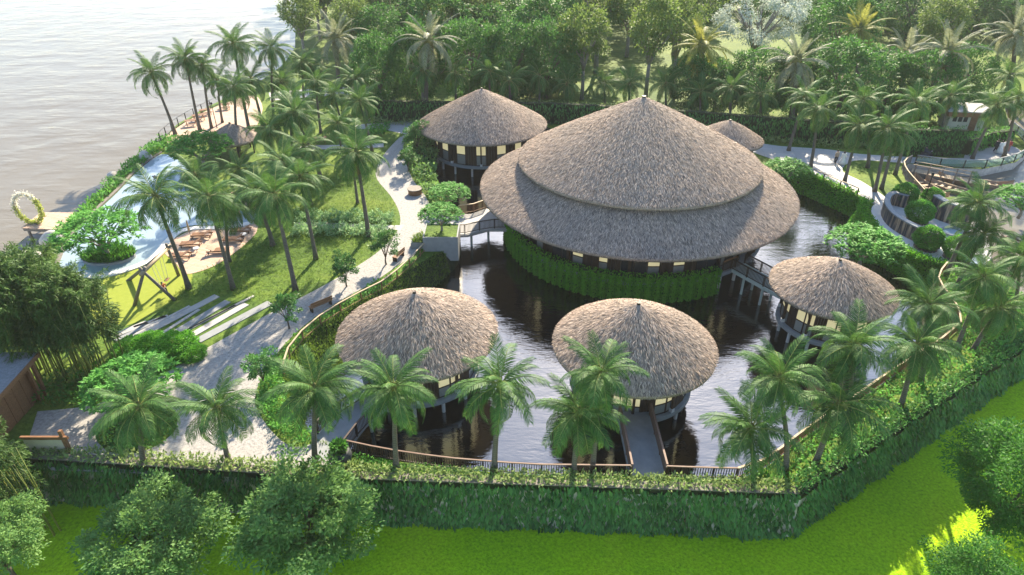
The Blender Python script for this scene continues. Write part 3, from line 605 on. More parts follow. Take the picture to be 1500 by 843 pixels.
hedge_wall('hedge_wall', 'tall dark-leaved boundary wall running diagonally up the right side', [(16.25, 26.05), (41.0, 41.75), (66, 57.7)], FIELD_Z, 0.45, 0.5, 1, 80, (0.26, 0.56), M['leaf_hedge'], 42, False, cap='hedge', capdens=150)
BW = ats([(540, 176), (640, 178), (800, 180), (950, 188), (1080, 199), (1180, 207), (1300, 212)])
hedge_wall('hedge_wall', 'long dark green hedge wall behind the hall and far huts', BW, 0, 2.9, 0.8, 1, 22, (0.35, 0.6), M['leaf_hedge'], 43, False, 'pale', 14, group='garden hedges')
hedge_wall('hedge_wall', 'broad dark green hedge wall behind the rider, by the round plaza', ats([(1312, 226), (1404, 228)]), 0, 3.3, 0.7, 1, 40, (0.3, 0.5), M['leaf_hedge'], 44, False, 'hedge', 30, group='garden hedges')
hedge_wall('hedge_wall', 'bushy green hedge behind the round plaza', ats([(1410, 226), (1440, 214), (1476, 210)]), 0, 1.9, 1.0, 1, 40, (0.3, 0.5), M['leaf_cover'], 45, False, 'cover', 30, group='garden hedges')

# ------------------------------------------------------------------ ground cover (leafy masses)
def cover(name, label, poly, h, dens, Lr, mat, seed, cat='shrubs', asp=0.42, up=0.5, z=0.0, lump=1.1, kind='stuff', group=None, parent=None):
    g = np.random.default_rng(seed); p = scatter(poly, dens, g); n = len(p)
    hh = h * (0.55 + 0.45 * np.sin(p[:, 0] * lump + 1.3 * np.sin(p[:, 1] * lump * 0.8)) * np.cos(p[:, 1] * lump))
    b = np.c_[p, z + np.maximum(0.02, hh * np.sqrt(g.random(n)))]
    d = unit(g.normal(size=(n, 3)) + np.array([0, 0, up])); Ls = g.uniform(*Lr, n)
    o = inst(name, leaf_mesh(name, b, d, Ls, Ls * asp, mat, g), parent)
    return tag(o, label, cat, group, kind)
def pathpoly(path, w):
    P = np.array(path); t = np.gradient(P, axis=0); nn = unit(np.stack([-t[:, 1], t[:, 0]], 1)) * (w / 2)
    return [tuple(p) for p in P + nn] + [tuple(p) for p in (P - nn)[::-1]]
wy = lambda x: np.interp(x, [-44, -27, -10, 16.25], [29.75, 28.6, 27.2, 26.05])
fl = [(p[0], p[1] - 0.15) for p in RAIL_FRONT_L]; fr_ = [(p[0], p[1] - 0.15) for p in RAIL_FRONT_R]
cover('ground_cover', 'bright leafy ground cover between front rail and boundary wall, left', fl + [(6.9, wy(6.9) + 0.3), (-7.8, wy(-7.8) + 0.3)], 0.55, 130, (0.12, 0.24), M['leaf_cover'], 51)
cover('ground_cover', 'bright leafy ground cover between front rail and boundary wall, right', fr_ + [(14.5, 28.3), (16.0, 26.6), (9.3, wy(9.3) + 0.3)], 0.5, 130, (0.12, 0.24), M['leaf_cover'], 52)
dw = [(16.4, 26.6), (41, 42.3), (52, 49.5)]
cover('ground_cover', 'leafy shrubs under the palms between right rail and diagonal wall', [(p[0] + 0.2, p[1] - 0.1) for p in RAIL_RIGHT] + ats([(1440, 392), (1470, 415), (1510, 450)]) + dw[::-1], 0.8, 42, (0.18, 0.36), M['leaf_cover'], 53)
rl_ = np.array(spline(RAIL_LEFT, False, 4)); 
cover('ground_cover', 'bright green planting strip between the gravel path and the curved handrail', [tuple(p) for p in rl_ + np.array([-0.1, 0.1])] + ats([(404, 530), (425, 500), (460, 470), (500, 446), (545, 420), (590, 393), (612, 376), (620, 352)]), 0.55, 60, (0.15, 0.34), M['leaf_cover'], 54)
cover('shrub_bed', 'dense bright shrub bed in the bend of the gravel path', ats([(402, 522), (414, 540), (418, 580), (426, 610), (446, 634), (468, 640), (448, 655), (428, 652), (399, 631), (376, 592), (384, 556)]), 1.1, 190, (0.14, 0.28), M['leaf_cover'], 55)
cover('bank_planting', 'strip of leafy shrubs between the pool wall and the river', ats([(55, 378), (76, 356), (104, 324), (128, 298), (168, 260), (202, 228), (232, 204), (262, 202), (240, 222), (205, 246), (170, 279), (138, 309), (112, 335)]), 0.9, 48, (0.25, 0.5), M['leaf_cover'], 56)
cover('bank_grass', 'yellow-green bank grass beside the boulders below the pool', ats([(30, 398), (52, 380), (76, 358), (104, 348), (84, 384), (60, 402)]), 0.3, 40, (0.2, 0.4), M['blade'], 57, cat='grass', asp=0.2, up=1.5)
g = np.random.default_rng(58); n = 16000; k = g.uniform(8, 44, n); i0 = k.astype(int); fr2 = (k - i0)[:, None]; Rm = np.array(RIM); a_ = Rm[i0] * (1 - fr2) + Rm[i0 + 1] * fr2; b_ = WL[i0] * (1 - fr2) + WL[i0 + 1] * fr2; f2 = g.random((n, 1)) * 0.86
p2 = np.c_[a_ * (1 - f2) + b_ * f2, -2.4 * f2]; Ls = g.uniform(0.18, 0.4, n)
tag(inst('pond_bank_grass', leaf_mesh('pond_bank_grass', p2, unit(g.normal(size=(n, 3)) * 0.5 + np.array([0, 0, 1.0])), Ls, Ls * 0.2, M['blade'], g), None), 'grass on the sloping left bank of the pond', 'grass', None, 'stuff')
for k, (pp, lab) in enumerate(((((432, 322), (480, 322), (530, 323), (576, 324)), 'clipped pale-topped flower hedge on the far side of the narrow path'), (((428, 341), (480, 341), (530, 342), (566, 342)), 'clipped pale-topped flower hedge on the near side of the narrow path'))):
    P = spline(ats(pp), False, 4); cover('flower_hedge', lab, pathpoly(P, 2.0), 1.1, 150, (0.18, 0.36), M['leaf_pale' if False else 'leaf_hedgerow'], 60 + k, cat='hedge', kind=None, lump=3)
cover('flower_strip', 'pale flowering strip at the foot of the back hedge', pathpoly([(p[0], p[1] - 1.6) for p in BW[3:]], 1.6), 0.8, 26, (0.3, 0.6), M['leaf_pale'], 63, cat='flowers')
cover('flower_strip', 'pale flowering strip at the foot of the back hedge, beyond the left lawn', pathpoly([(p[0], p[1] - 1.6) for p in BW[:3]], 1.6), 0.8, 20, (0.3, 0.6), M['leaf_pale'], 64, cat='flowers')
cover('shrub_bed', 'light green shrub bed beside the small far lawn', ats([(538, 205), (545, 188), (572, 184), (566, 196), (545, 206)]), 0.9, 30, (0.35, 0.6), M['leaf_cover'], 65)
cover('lawn_grass', 'longer grass blades across the palm lawn', ats([(240, 446), (290, 402), (330, 382), (376, 345), (400, 300), (470, 240), (545, 225), (550, 262), (580, 300), (580, 335), (550, 372), (470, 415), (400, 450), (330, 430)]), 0.16, 42, (0.16, 0.34), M['blade'], 66, cat='grass', asp=0.16, up=1.2)
cover('bed_planting', 'low plants on the oval bed in the gravel', spline(isl, True, 4), 0.35, 60, (0.18, 0.4), M['leaf_hedge'], 67)
cover('low_hedge', 'dark green low hedge at the foot of the bamboo grove', ats([(42, 590), (60, 560), (110, 548), (170, 535), (188, 548), (150, 572), (135, 592), (70, 602)]), 1.0, 60, (0.2, 0.4), M['leaf_dark'], 68)
cover('west_shrubs', 'leafy shrubs between the winding path and the far left hut', ats([(594, 232), (590, 214), (606, 194), (630, 196), (642, 215), (640, 240), (640, 275), (655, 300), (640, 306), (622, 284), (606, 262)]), 1.4, 36, (0.3, 0.6), M['leaf_front'], 69)
P = spline(RING, False, 5); hr = cover('ring_hedge', 'curved clipped green hedge around the white terrace', pathpoly([(p[0] + 0.1, p[1] + 0.1) for p in P], 1.3), 0.55, 170, (0.16, 0.32), M['leaf_vine'], 70, cat='hedge', kind=None, lump=0.3)
g = np.random.default_rng(71); n = 5200; f = resample(P, 0.02); q = f[g.integers(0, len(f), n)] + g.normal(0, 0.35, (n, 2)); n = len(q)
g = np.random.default_rng(73); n = 15000; k = g.uniform(119, 152, n); i0 = k.astype(int); fr2 = (k - i0)[:, None]; a_ = Rm[i0] * (1 - fr2) + Rm[i0 + 1] * fr2; b_ = WL[i0] * (1 - fr2) + WL[i0 + 1] * fr2; f2 = g.random((n, 1)) * 0.9
p2 = np.c_[a_ * (1 - f2) + b_ * f2, -2.4 * f2 + 0.1]; outw = unit(np.c_[b_ - a_, 0.4 * np.ones(n)]); Ls = g.uniform(0.18, 0.36, n)
tag(inst('bank_creeper', leaf_mesh('bank_creeper', p2 + outw * 0.12, unit(outw * 0.6 + np.array([0, 0, -0.5]) + g.normal(size=(n, 3)) * 0.4), Ls, Ls * 0.45, M['leaf_vine'], g, up=outw), None), 'green creeper covering the pond bank below terrace and garden path', 'creeper', None, 'stuff')
cover('north_hedge', 'low green hedge band along the pond below the garden path', pathpoly(spline(NORTH, False, 4), 1.0), 0.5, 90, (0.2, 0.4), M['leaf_vine'], 72, cat='hedge', kind=None, lump=0.3)

# ------------------------------------------------------------------ palms
def frond_mesh(name, L, bend, nl, ll, seed, mat, lw=0.075, hang=0.5, start=0.14):
    g = np.random.default_rng(seed); m = 14; s = np.linspace(0, 1, m); ang = -bend * s ** 1.4
    dx = np.cos(ang); dz = np.sin(ang); x = np.r_[0, np.cumsum(dx[:-1])] * L / (m - 1); z = np.r_[0, np.cumsum(dz[:-1])] * L / (m - 1)
    V = []; Fc = []; mi = []; rn = []
    for i in range(m):
        r = 0.05 * (1 - s[i] * 0.85)
        for k in range(3):
            a = 2 * math.pi * k / 3 + math.pi / 2; V.append((x[i] - r * math.sin(ang[i]) * math.sin(a), r * math.cos(a), z[i] + r * math.cos(ang[i]) * math.sin(a))); rn.append(0.6)
    for i in range(m - 1):
        for k in range(3): Fc.append((i * 3 + k, i * 3 + (k + 1) % 3, i * 3 + 3 + (k + 1) % 3, i * 3 + 3 + k)); mi.append(1)
    for i in range(nl):
        t = start + (1 - start) * (i + 0.5) / nl
        for sd in (-1, 1):
            tt = min(1, max(0, t + g.normal(0, 0.006))); px, pz, an = np.interp(tt, s, x), np.interp(tt, s, z), np.interp(tt, s, ang)
            ln = ll * (math.sin(math.pi * (0.16 + 0.74 * tt)) ** 0.7) * g.uniform(0.85, 1.1)
            tx, tz = math.cos(an), math.sin(an); fw = 0.42 + 0.5 * tt + g.normal(0, 0.06)
            d = np.array([tx * fw - tz * 0.0, sd * 0.85, tz * fw - 0.10 - 0.18 * g.random()]); d /= np.linalg.norm(d)
            d2 = d + np.array([0, 0, -hang * g.uniform(0.7, 1.3)]); d2 /= np.linalg.norm(d2)
            b = np.array([px, 0, pz]); mid = b + d * ln * 0.5; tip = mid + d2 * ln * 0.5
            wv = np.array([tx, 0, tz]) * lw * 0.5; k0 = len(V)
            V += [tuple(b + wv * 0.7), tuple(b - wv * 0.7), tuple(mid - wv), tuple(mid + wv), tuple(tip)]; c = g.random() * 0.8 + 0.1; rn += [c] * 5
            Fc += [(k0, k0 + 1, k0 + 2, k0 + 3), (k0 + 3, k0 + 2, k0 + 4)]; mi += [0, 0]
    me = bpy.data.meshes.new(name); me.from_pydata(V, [], Fc); me.materials.append(mat); me.materials.append(M['rachis'])
    me.polygons.foreach_set('material_index', np.array(mi, np.int32)); a = me.attributes.new('rnd', 'FLOAT', 'POINT'); a.data.foreach_set('value', np.array(rn, np.float32)); me.update(); return me
FR = [[frond_mesh('frond', 3.5, b, 58, 1.0, 100 + i * 7 + j, M['frond'], 0.052, hg) for j in range(3)] for i, (b, hg) in enumerate(((0.8, 0.5), (1.35, 1.0), (1.8, 1.4), (2.1, 1.7)))]
FD = [[frond_mesh('frond', 3.9, b, 46, 0.62, 140 + i * 7 + j, M['frond_date'], 0.075, hg) for j in range(2)] for i, (b, hg) in enumerate(((0.6, 0.15), (1.2, 0.3), (1.9, 0.4), (2.1, 0.5)))]
FG = [[frond_mesh('frond', 3.9, b, 44, 0.75, 170 + i * 7 + j, M['frond_gold'], 0.08, hg) for j in range(2)] for i, (b, hg) in enumerate(((0.5, 0.2), (1.0, 0.4), (1.5, 0.5), (1.8, 0.7)))]
FO = [frond_mesh('frond', 3.2, b, 36, 0.8, 190 + i, M['frond_dry'], 0.05, 1.6) for i, b in enumerate((1.6, 2.2))]
shaft = MB().lathe([(0.12, -0.75), (0.2, -0.5), (0.26, -0.1), (0.22, 0.2), (0.1, 0.5), (0.02, 0.6)], 10).mesh('crown_shaft', M['shaft'], True)
palm_n = [0]
def palm(bu, bv, cu, cv, label, size=1.0, nf=20, kind='coconut', group='coconut palms', z=0.0, height=None):
    palm_n[0] += 1; g = random.Random(palm_n[0] * 13 + 5)
    bx, by = at(bu, bv, z); cx, cy, cz = at_depth(cu, cv, by + g.uniform(-0.3, 0.3))
    if height: cz = height
    root = thing('coconut_palm' if kind == 'coconut' else 'date_palm', label, 'palm', (bx, by, z), 0, group)
    T = Vector((cx - bx, cy - by, cz - z)); Hh = T.z; path = []; rad = []
    for i in range(9):
        f = i / 8; path.append((T.x * f ** 1.5, T.y * f ** 1.5, -0.15 + (Hh - 0.2) * f)); rad.append((0.21 - 0.085 * f + 0.10 * math.exp(-f * 14)) * (1.0 if kind == 'coconut' else 1.7) * min(1.1, size))
    MB().tube(path, rad, 9).build('trunk', M['palmtrunk'], root, True)
    inst('crown_shaft', shaft, root, tuple(T), (0, 0, 0), (size,) * 3 if kind == 'coconut' else (size * 2,) * 3)
    sets = FR if kind == 'coconut' else (FD if kind == 'date' else FG); a0 = g.random() * 6.28
    for i in range(nf):
        f = (i + 0.5) / nf; az = a0 + i * 2.39996 + g.uniform(-0.2, 0.2); el = R_(78 - 112 * f ** 0.85 + g.uniform(-7, 7))
        k = 0 if f < 0.2 else (1 if f < 0.5 else (2 if f < 0.8 else 3)); s_ = size * g.uniform(0.86, 1.08) * (0.85 if f < 0.15 else 1.0)
        m = Matrix.Rotation(az, 4, 'Z') @ Matrix.Rotation(-el, 4, 'Y') @ Matrix.Rotation(g.uniform(-0.25, 0.25), 4, 'X')
        o = inst('frond', g.choice(sets[k]), root, (T.x, T.y, T.z + 0.1 * size)); o.rotation_euler = m.to_euler(); o.scale = (s_, s_, s_)
    if kind == 'coconut':
        for i in range(g.choice((0, 1, 1, 2, 3))):
            m = Matrix.Rotation(g.uniform(0, 6.28), 4, 'Z') @ Matrix.Rotation(R_(g.uniform(35, 60)), 4, 'Y'); s_ = size * g.uniform(0.6, 0.85)
            o = inst('dry_frond', g.choice(FO), root, (T.x, T.y, T.z - 0.05)); o.rotation_euler = m.to_euler(); o.scale = (s_,) * 3
    return root
NEAR = [(212, 684, 205, 598, 'coconut palm on the oval bed in the gravel, leftmost of the front row'),
        (335, 676, 318, 600, 'coconut palm by the gravel in front, second from left in the front row'),
        (463, 688, 462, 572, 'coconut palm beside the slanting footbridge, by the round stone pot'),
        (581, 690, 577, 570, 'coconut palm in front of the left hut, right of the stone pot'),
        (724, 692, 733, 566, 'coconut palm standing free at the front rail between the two front huts'),
        (840, 697, 848, 606, 'lower coconut palm of the pair left of the straight footbridge'),
        (868, 690, 880, 548, 'taller coconut palm of the pair, overlapping the front middle hut roof'),
        (1103, 702, 1100, 630, 'lowest coconut palm at the right front corner of the pond'),
        (1150, 690, 1141, 556, 'coconut palm leaning over the water, right of the front middle hut'),
        (1194, 680, 1228, 594, 'coconut palm at the corner of the diagonal wall, leaning right'),
        (1236, 640, 1250, 508, 'coconut palm hiding the front of the smallest hut'),
        (1318, 598, 1342, 508, 'coconut palm against the diagonal wall, right of the smallest hut'),
        (1348, 560, 1360, 450, 'coconut palm over the right pond rail, below the white terrace'),
        (1401, 510, 1440, 408, 'coconut palm leaning right, above the upper diagonal wall'),
        (1425, 514, 1463, 452, 'lower coconut palm near the upper end of the diagonal wall'),
        (1480, 470, 1496, 380, 'coconut palm at the right picture edge above the diagonal wall'),
        (1385, 405, 1433, 300, 'tall coconut palm with two neighbours on the right of the white terrace'),
        (1402, 418, 1440, 345, 'coconut palm just right of the round pools on the terrace')]
for i, a in enumerate(NEAR): palm(*a, size=(0.86, 0.8, 0.9, 0.84, 0.88, 0.85, 0.78)[i % 7], nf=(30, 27, 32, 29, 26)[i % 5], group='coconut palms along the front and right walls')
LEFT = [(277, 423, 228, 290, 'coconut palm by the swing, leftmost on the lawn'), (342, 424, 305, 290, 'coconut palm standing beside the sun deck, second on the lawn from the swing'),
        (336, 384, 330, 305, 'coconut palm rising from the edge of the sun deck'), (433, 426, 402, 288, 'coconut palm in the middle of the lawn, above the paving bars'),
        (463, 380, 440, 262, 'coconut palm on the lawn in front of the near flower hedge'), (540, 346, 522, 226, 'coconut palm beside the flower hedges near the winding path'),
        (524, 299, 516, 236, 'small coconut palm behind the one by the winding path'), (400, 360, 375, 282, 'coconut palm at the lawn edge right of the sun loungers'),
        (300, 310, 285, 258, 'low coconut palm at the pool head'), (352, 288, 350, 250, 'low coconut palm above the upper deck patch'), (420, 320, 415, 240, 'coconut palm left of the far flower hedge'),
        (455, 300, 445, 215, 'coconut palm on the far lawn behind the flower hedges'), (470, 262, 432, 168, 'tall coconut palm in the dense middle cluster, left'), (505, 258, 495, 182, 'coconut palm in the dense middle cluster, right'),
        (400, 262, 395, 190, 'coconut palm in the dense middle cluster, leftmost'), (545, 222, 527, 150, 'coconut palm at the crossing of the far paths'), (505, 205, 490, 140, 'coconut palm on the far lawn near the river trees'),
        (540, 180, 522, 118, 'coconut palm beside the far hedge corner'), (470, 195, 462, 120, 'coconut palm behind the dense middle cluster'), (430, 232, 425, 150, 'coconut palm between the cluster and the river terrace')]
for i, a in enumerate(LEFT): palm(*a, size=(1.02, 0.92, 0.85, 1.0, 0.9, 1.05, 0.8)[i % 7], nf=(27, 24, 29, 23, 26)[i % 5], group='coconut palms on the left lawn')
SHORE = [(257, 197, 222, 108, 'coconut palm nearest the open river, beside the terrace fence'), (293, 191, 272, 88, 'second palm along the river terrace, leaning out'), (310, 188, 296, 98, 'third palm along the river terrace'),
         (326, 180, 318, 120, 'short palm on the river terrace behind the lamp post'), (350, 222, 343, 130, 'tall palm beside the thatched gazebo'), (366, 196, 342, 66, 'tallest palm on the river terrace'), (385, 185, 368, 118, 'palm in the middle of the river terrace grove'),
         (402, 178, 398, 72, 'tall palm at the upper end of the river terrace'), (418, 172, 412, 120, 'short palm at the upper end of the river terrace'), (446, 152, 442, 92, 'palm beside the far paved strip, left of the silvery palm'), (470, 150, 456, 100, 'palm just left of the silvery date palm')]
for i, a in enumerate(SHORE): palm(*a, size=(1.05, 1.0, 0.92, 0.85, 1.0, 1.08)[i % 6], nf=(25, 28, 23, 26)[i % 4], group='coconut palms along the river terrace')
BACKP = [(620, 172, 618, 104), (668, 165, 667, 108), (718, 166, 717, 106), (748, 168, 746, 118), (790, 160, 790, 112), (832, 162, 831, 124), (886, 162, 885, 122), (921, 160, 922, 124), (975, 165, 975, 124), (1024, 178, 1027, 136), (1068, 184, 1071, 130), (1112, 190, 1115, 140)]
for i, a in enumerate(BACKP): palm(*a, 'coconut palm behind the back hedge wall, %s from the left in its row' % ORD[i], size=1.0, nf=18, group='palms behind the back hedge')
RIGHTP = [(1155, 221, 1180, 142, 'palm by the garden path, behind the round bright tree'), (1187, 246, 1199, 160, 'palm between the bright tree and the walking couple'), (1237, 266, 1258, 186, 'palm just right of the walking couple'),
          (1271, 246, 1264, 148, 'tall palm on the garden lawn behind the couple'), (1281, 281, 1300, 188, 'left palm of the twin trunks on the garden lawn'), (1291, 277, 1312, 196, 'right palm of the twin trunks on the garden lawn'), (1311, 256, 1341, 150, 'palm on the garden lawn left of the rider'),
          (1372, 215, 1392, 142, 'palm above the broad hedge wall'), (1424, 233, 1460, 156, 'left palm on the round plaza'), (1470, 231, 1490, 148, 'right palm on the round plaza'), (1462, 180, 1478, 112, 'tall palm behind the round plaza')]
for a in RIGHTP: palm(*a, size=0.98, nf=20, group='coconut palms in the right garden')
DATE = [(497, 130, 492, 58, 'big silvery date palm beside the far paved strip', 'date'), (624, 168, 628, 62, 'silvery date palm above the left end of the back hedge', 'date'), (1158, 182, 1167, 92, 'silvery date palm behind the hall on the right', 'date'),
        (1378, 172, 1388, 78, 'large silvery date palm in the right forest', 'date'), (1316, 150, 1328, 84, 'silvery date palm left of the largest one in the right forest', 'date'), (1474, 150, 1488, 52, 'silvery date palm at the right picture edge', 'date'),
        (1030, 158, 1028, 68, 'golden palm above the hall roof tip', 'gold'), (1252, 132, 1258, 46, 'golden palm in the forest on the right', 'gold')]
for bu, bv, cu, cv, lab, kd in DATE: palm(bu, bv, cu, cv, lab, 1.45 if kd == 'date' else 1.35, 30, kd, 'date palms in the forest')

# ------------------------------------------------------------------ broadleaf trees
def crown_mesh(name, seed, rad, center, nclump, nleaf, Lr, mat, clump=0.36, asp=0.5, shell=0.55, down=0.25, noise_=1.0):
    g = np.random.default_rng(seed); d = unit(g.normal(size=(nclump, 3))); rr = shell + (1 - shell) * g.random((nclump, 1)) ** 0.7
    rr *= 1 + 0.13 * noise_ * np.sin(d[:, :1] * 5 + seed) * np.cos(d[:, 1:2] * 4 + seed * 2)
    cc = d * rr * np.array(rad) * (1 - clump * 0.55) + np.array(center)
    k = g.integers(0, nclump, nleaf); cs = clump * np.mean(rad) * g.uniform(0.6, 1.15, nclump)
    e = unit(g.normal(size=(nleaf, 3))); b = cc[k] + e * (cs[k] * g.random(nleaf) ** 0.45)[:, None] * np.array([1, 1, 0.75])
    out = unit(b - np.array(center)); dd = unit(e * 0.6 + out * 0.5 + g.normal(size=(nleaf, 3)) * 0.55 + np.array([0, 0, -down]))
    b[:, 2] = np.maximum(b[:, 2], 0.15); Ls = g.uniform(*Lr, nleaf)
    rnd = np.clip(0.5 * g.random(nclump)[k] + 0.5 * g.random(nleaf), 0, 1)
    return leaf_mesh(name, b, dd, Ls, Ls * asp, mat, g, rnd=rnd)
def ball_mesh(name, seed, rad, center, n, Lr, mat, asp=0.5, lump=0.06):
    g = np.random.default_rng(seed); e = unit(g.normal(size=(n, 3))); f = 1 + lump * (np.sin(e[:, 0] * 7 + seed) * np.cos(e[:, 1] * 6) + np.sin(e[:, 2] * 8 + e[:, 0] * 5))
    b = e * (f * (1 - 0.16 * g.random(n) ** 2))[:, None] * np.array(rad) + np.array(center); b[:, 2] = np.maximum(b[:, 2], 0.05)
    d = unit(e * 0.75 + g.normal(size=(n, 3)) * 0.5 + np.array([0, 0, 0.15])); Ls = g.uniform(*Lr, n)
    return leaf_mesh(name, b, d, Ls, Ls * asp, mat, g)
def trunk_mesh(name, seed, h, r, spread, mat, limbs=6, split=0.35):
    g = random.Random(seed); m = MB(); hs = h * split
    m.tube([(0, 0, -0.2), (g.uniform(-.1, .1), g.uniform(-.1, .1), hs * 0.5), (0, 0, hs)], [r * 1.25, r, r * 0.85], 8)
    for i in range(limbs):
        a = 6.283 * i / limbs + g.uniform(-.4, .4); s_ = spread * g.uniform(0.55, 1.0); top = h * g.uniform(0.75, 1.0)
        p1 = (math.cos(a) * s_ * 0.35, math.sin(a) * s_ * 0.35, hs + (top - hs) * 0.45); p2 = (math.cos(a) * s_, math.sin(a) * s_, top)
        m.tube([(0, 0, hs * 0.9), p1, p2], [r * 0.6, r * 0.38, r * 0.12], 6)
        for q in range(2):
            b = a + g.uniform(-0.9, 0.9); m.tube([p1, (p1[0] + math.cos(b) * s_ * 0.5, p1[1] + math.sin(b) * s_ * 0.5, p1[2] + (top - p1[2]) * g.uniform(0.4, 1))], [r * 0.3, r * 0.08], 5)
    return m.mesh(name, mat, True)
T = {}
# template sizes: unit trees about 10 m tall and 10 m wide
T['round'] = [(trunk_mesh('trunk', 200 + i, 7, 0.28, 3.0, M['bark']), crown_mesh('crown', 210 + i, (5.0, 5.0, 5.0), (0, 0, 5.2), 230, 11000, (0.25, 0.48), M['leaf_forest'], 0.19, 0.5, 0.86)) for i in range(4)]
T['airy'] = [(trunk_mesh('trunk', 220 + i, 10, 0.30, 3.4, M['palebark'], 7, 0.42), crown_mesh('crown', 230 + i, (5.0, 5.0, 3.9), (0, 0, 9.0), 70, 5200, (0.30, 0.58), M['leaf_airy'], 0.28, 0.5, 0.5)) for i in range(3)]
T['silver'] = [(trunk_mesh('trunk', 240, 12, 0.5, 6.5, M['palebark'], 9, 0.25), crown_mesh('crown', 241, (8.5, 8.5, 5.5), (0, 0, 9.0), 60, 9000, (0.3, 0.6), M['leaf_silver'], 0.2, 0.35, 0.75, 0.6))]
T['front'] = [(trunk_mesh('trunk', 250 + i, 5, 0.16, 2.4, M['bark'], 7, 0.3), crown_mesh('crown', 252 + i, (3.6, 3.6, 2.7), (0, 0, 4.4), 150, 21000, (0.13, 0.27), M['leaf_front'], 0.2, 0.5, 0.35, 0.1, 1.6)) for i in range(2)]
T['dark'] = [(trunk_mesh('trunk', 260 + i, 5, 0.2, 2.4, M['bark'], 7, 0.3), crown_mesh('crown', 262 + i, (3.8, 3.8, 3.4), (0, 0, 4.6), 150, 24000, (0.14, 0.27), M['leaf_dark'], 0.22, 0.42, 0.5, 0.3, 1.4)) for i in range(2)]
T['small'] = [(trunk_mesh('trunk', 270 + i, 2.6, 0.06, 1.0, M['bark'], 6, 0.25), crown_mesh('crown', 272 + i, (1.25, 1.25, 1.1), (0, 0, 1.9), 34, 2600, (0.09, 0.2), M['leaf_hedge'], 0.26, 0.5, 0.3, 0.1, 1.6)) for i in range(2)]
def frangi_mesh(seed, rad, cz, n_tip, per, Ll):
    g = np.random.default_rng(seed); a = g.random(n_tip) * 6.283; r = np.sqrt(g.random(n_tip)); zz = cz + rad[2] * (np.sqrt(np.maximum(0, 1 - r ** 2)) * g.uniform(0.15, 1.0, n_tip))
    tip = np.c_[np.cos(a) * r * rad[0], np.sin(a) * r * rad[1], zz]; b = np.repeat(tip, per, 0); n = len(b); az = g.random(n) * 6.283
    d = unit(np.c_[np.cos(az), np.sin(az), g.uniform(-0.35, 0.75, n)]); Ls = g.uniform(0.6, 1.1, n) * Ll
    rnd = np.clip(0.4 * np.repeat(g.random(n_tip), per) + 0.6 * g.random(n), 0, 1)
    return leaf_mesh('crown', b + g.normal(size=(n, 3)) * 0.03, d, Ls, Ls * 0.33, M['leaf_frangi'], g, rnd=rnd, roll=0.4, fold=0.12)
T['frangi'] = [(trunk_mesh('trunk', 280 + i, 2.9, 0.17, 2.6, M['palebark'], 8, 0.3), frangi_mesh(282 + i, (3.1, 3.1, 1.7), 2.0, 330, 11, 0.42)) for i in range(2)]
tree_n = [0]
def tree(kind, x, y, label, s=1.0, sz=None, z=0.0, group=None, name='broadleaf_tree', sx=None):
    tree_n[0] += 1; g = random.Random(tree_n[0] * 7); tm, cm = T[kind][tree_n[0] % len(T[kind])]
    r = thing(name, label, 'tree', (x, y, z), g.uniform(0, 6.28) if sx is None else 0.0, group, (sx or s, s, sz or s))
    inst('trunk', tm, r); inst('crown', cm, r); return r
# front row of the forest, placed one by one: base pixel, width, height (metres)
ROW1 = [(560, 158, 9, 11, 'round'), (612, 152, 10, 12, 'round'), (690, 148, 11, 12.5, 'round'), (752, 146, 10, 12, 'round'), (800, 144, 11, 12, 'round'), (852, 146, 9, 1.15, 'airy'), (946, 140, 10, 1.25, 'airy'), (985, 128, 10, 1.2, 'airy'), (1012, 162, 8.5, 8.5, 'round'),
        (1045, 166, 8, 7.5, 'round'), (1104, 170, 10, 10, 'round'), (1165, 172, 8, 8.5, 'round'), (1224, 176, 12, 11.5, 'round'), (1290, 172, 8.5, 9, 'round'), (1340, 176, 10, 10, 'round'), (1400, 150, 9, 9, 'round')]
for i, (u, v, w, h, kd) in enumerate(ROW1):
    x, y = at(u, v); sz = h / 10 if kd == 'round' else h
    tree(kd, x, y, '%s tree in the front forest row behind the hedge, %s from the left' % ('dense rounded' if kd == 'round' else 'open-crowned pale-trunked', ORD[i]), w / 10, sz, group='trees in the front forest row', sx=w / 10)
g = random.Random(99); ys = [124, 136, 149, 163, 178, 195, 214, 236, 262]; names = ['second', 'third', 'fourth', 'fifth', 'sixth', 'seventh', 'eighth', 'ninth', 'last']
for r, y0 in enumerate(ys):
    x = -0.275 * y0 + g.uniform(0, 5); k = 0; xs = []
    while x < 0.80 * y0 + 4:
        xs.append(x); x += g.uniform(8.5, 11.5) * (1 + 0.05 * r)
    for k, x in enumerate(xs):
        y = y0 + g.uniform(-4, 4); u = 750 + 970 * x / (y * _c + 30 * _sn)
        if r < 2 and u < 560: continue
        if r < 3 and 1395 < u < 1460: continue
        if r == 0 and (890 < u < 985): continue
        if r in (0, 1, 2, 3) and 1025 < u < 1175: continue
        if r in (0, 1) and min(abs(u - q) for q in (1258, 1322, 1388, 1484)) < 26: continue
        kd = 'airy' if (g.random() < 0.2 or (r < 4 and 800 < u < 1000) or u < 560) else 'round'; w = g.uniform(1.05, 1.45)
        tree(kd, x, y, '%s tree in the %s forest row from the hedge, %s from the left' % ('dense rounded' if kd == 'round' else 'open-crowned', names[r], ORD[min(k, 27)]), w, w * g.uniform(0.85, 1.15), group='trees in the %s forest row' % names[r])
x, y = at(1100, 100); tree('silver', x, y, 'large silver-leaved tree with spreading bare limbs at the top of the picture', 1.05, 1.0)
x, y = at(1480, 30); tree('silver', x, y, 'silver-leaved tree in the top right corner of the picture', 0.9)
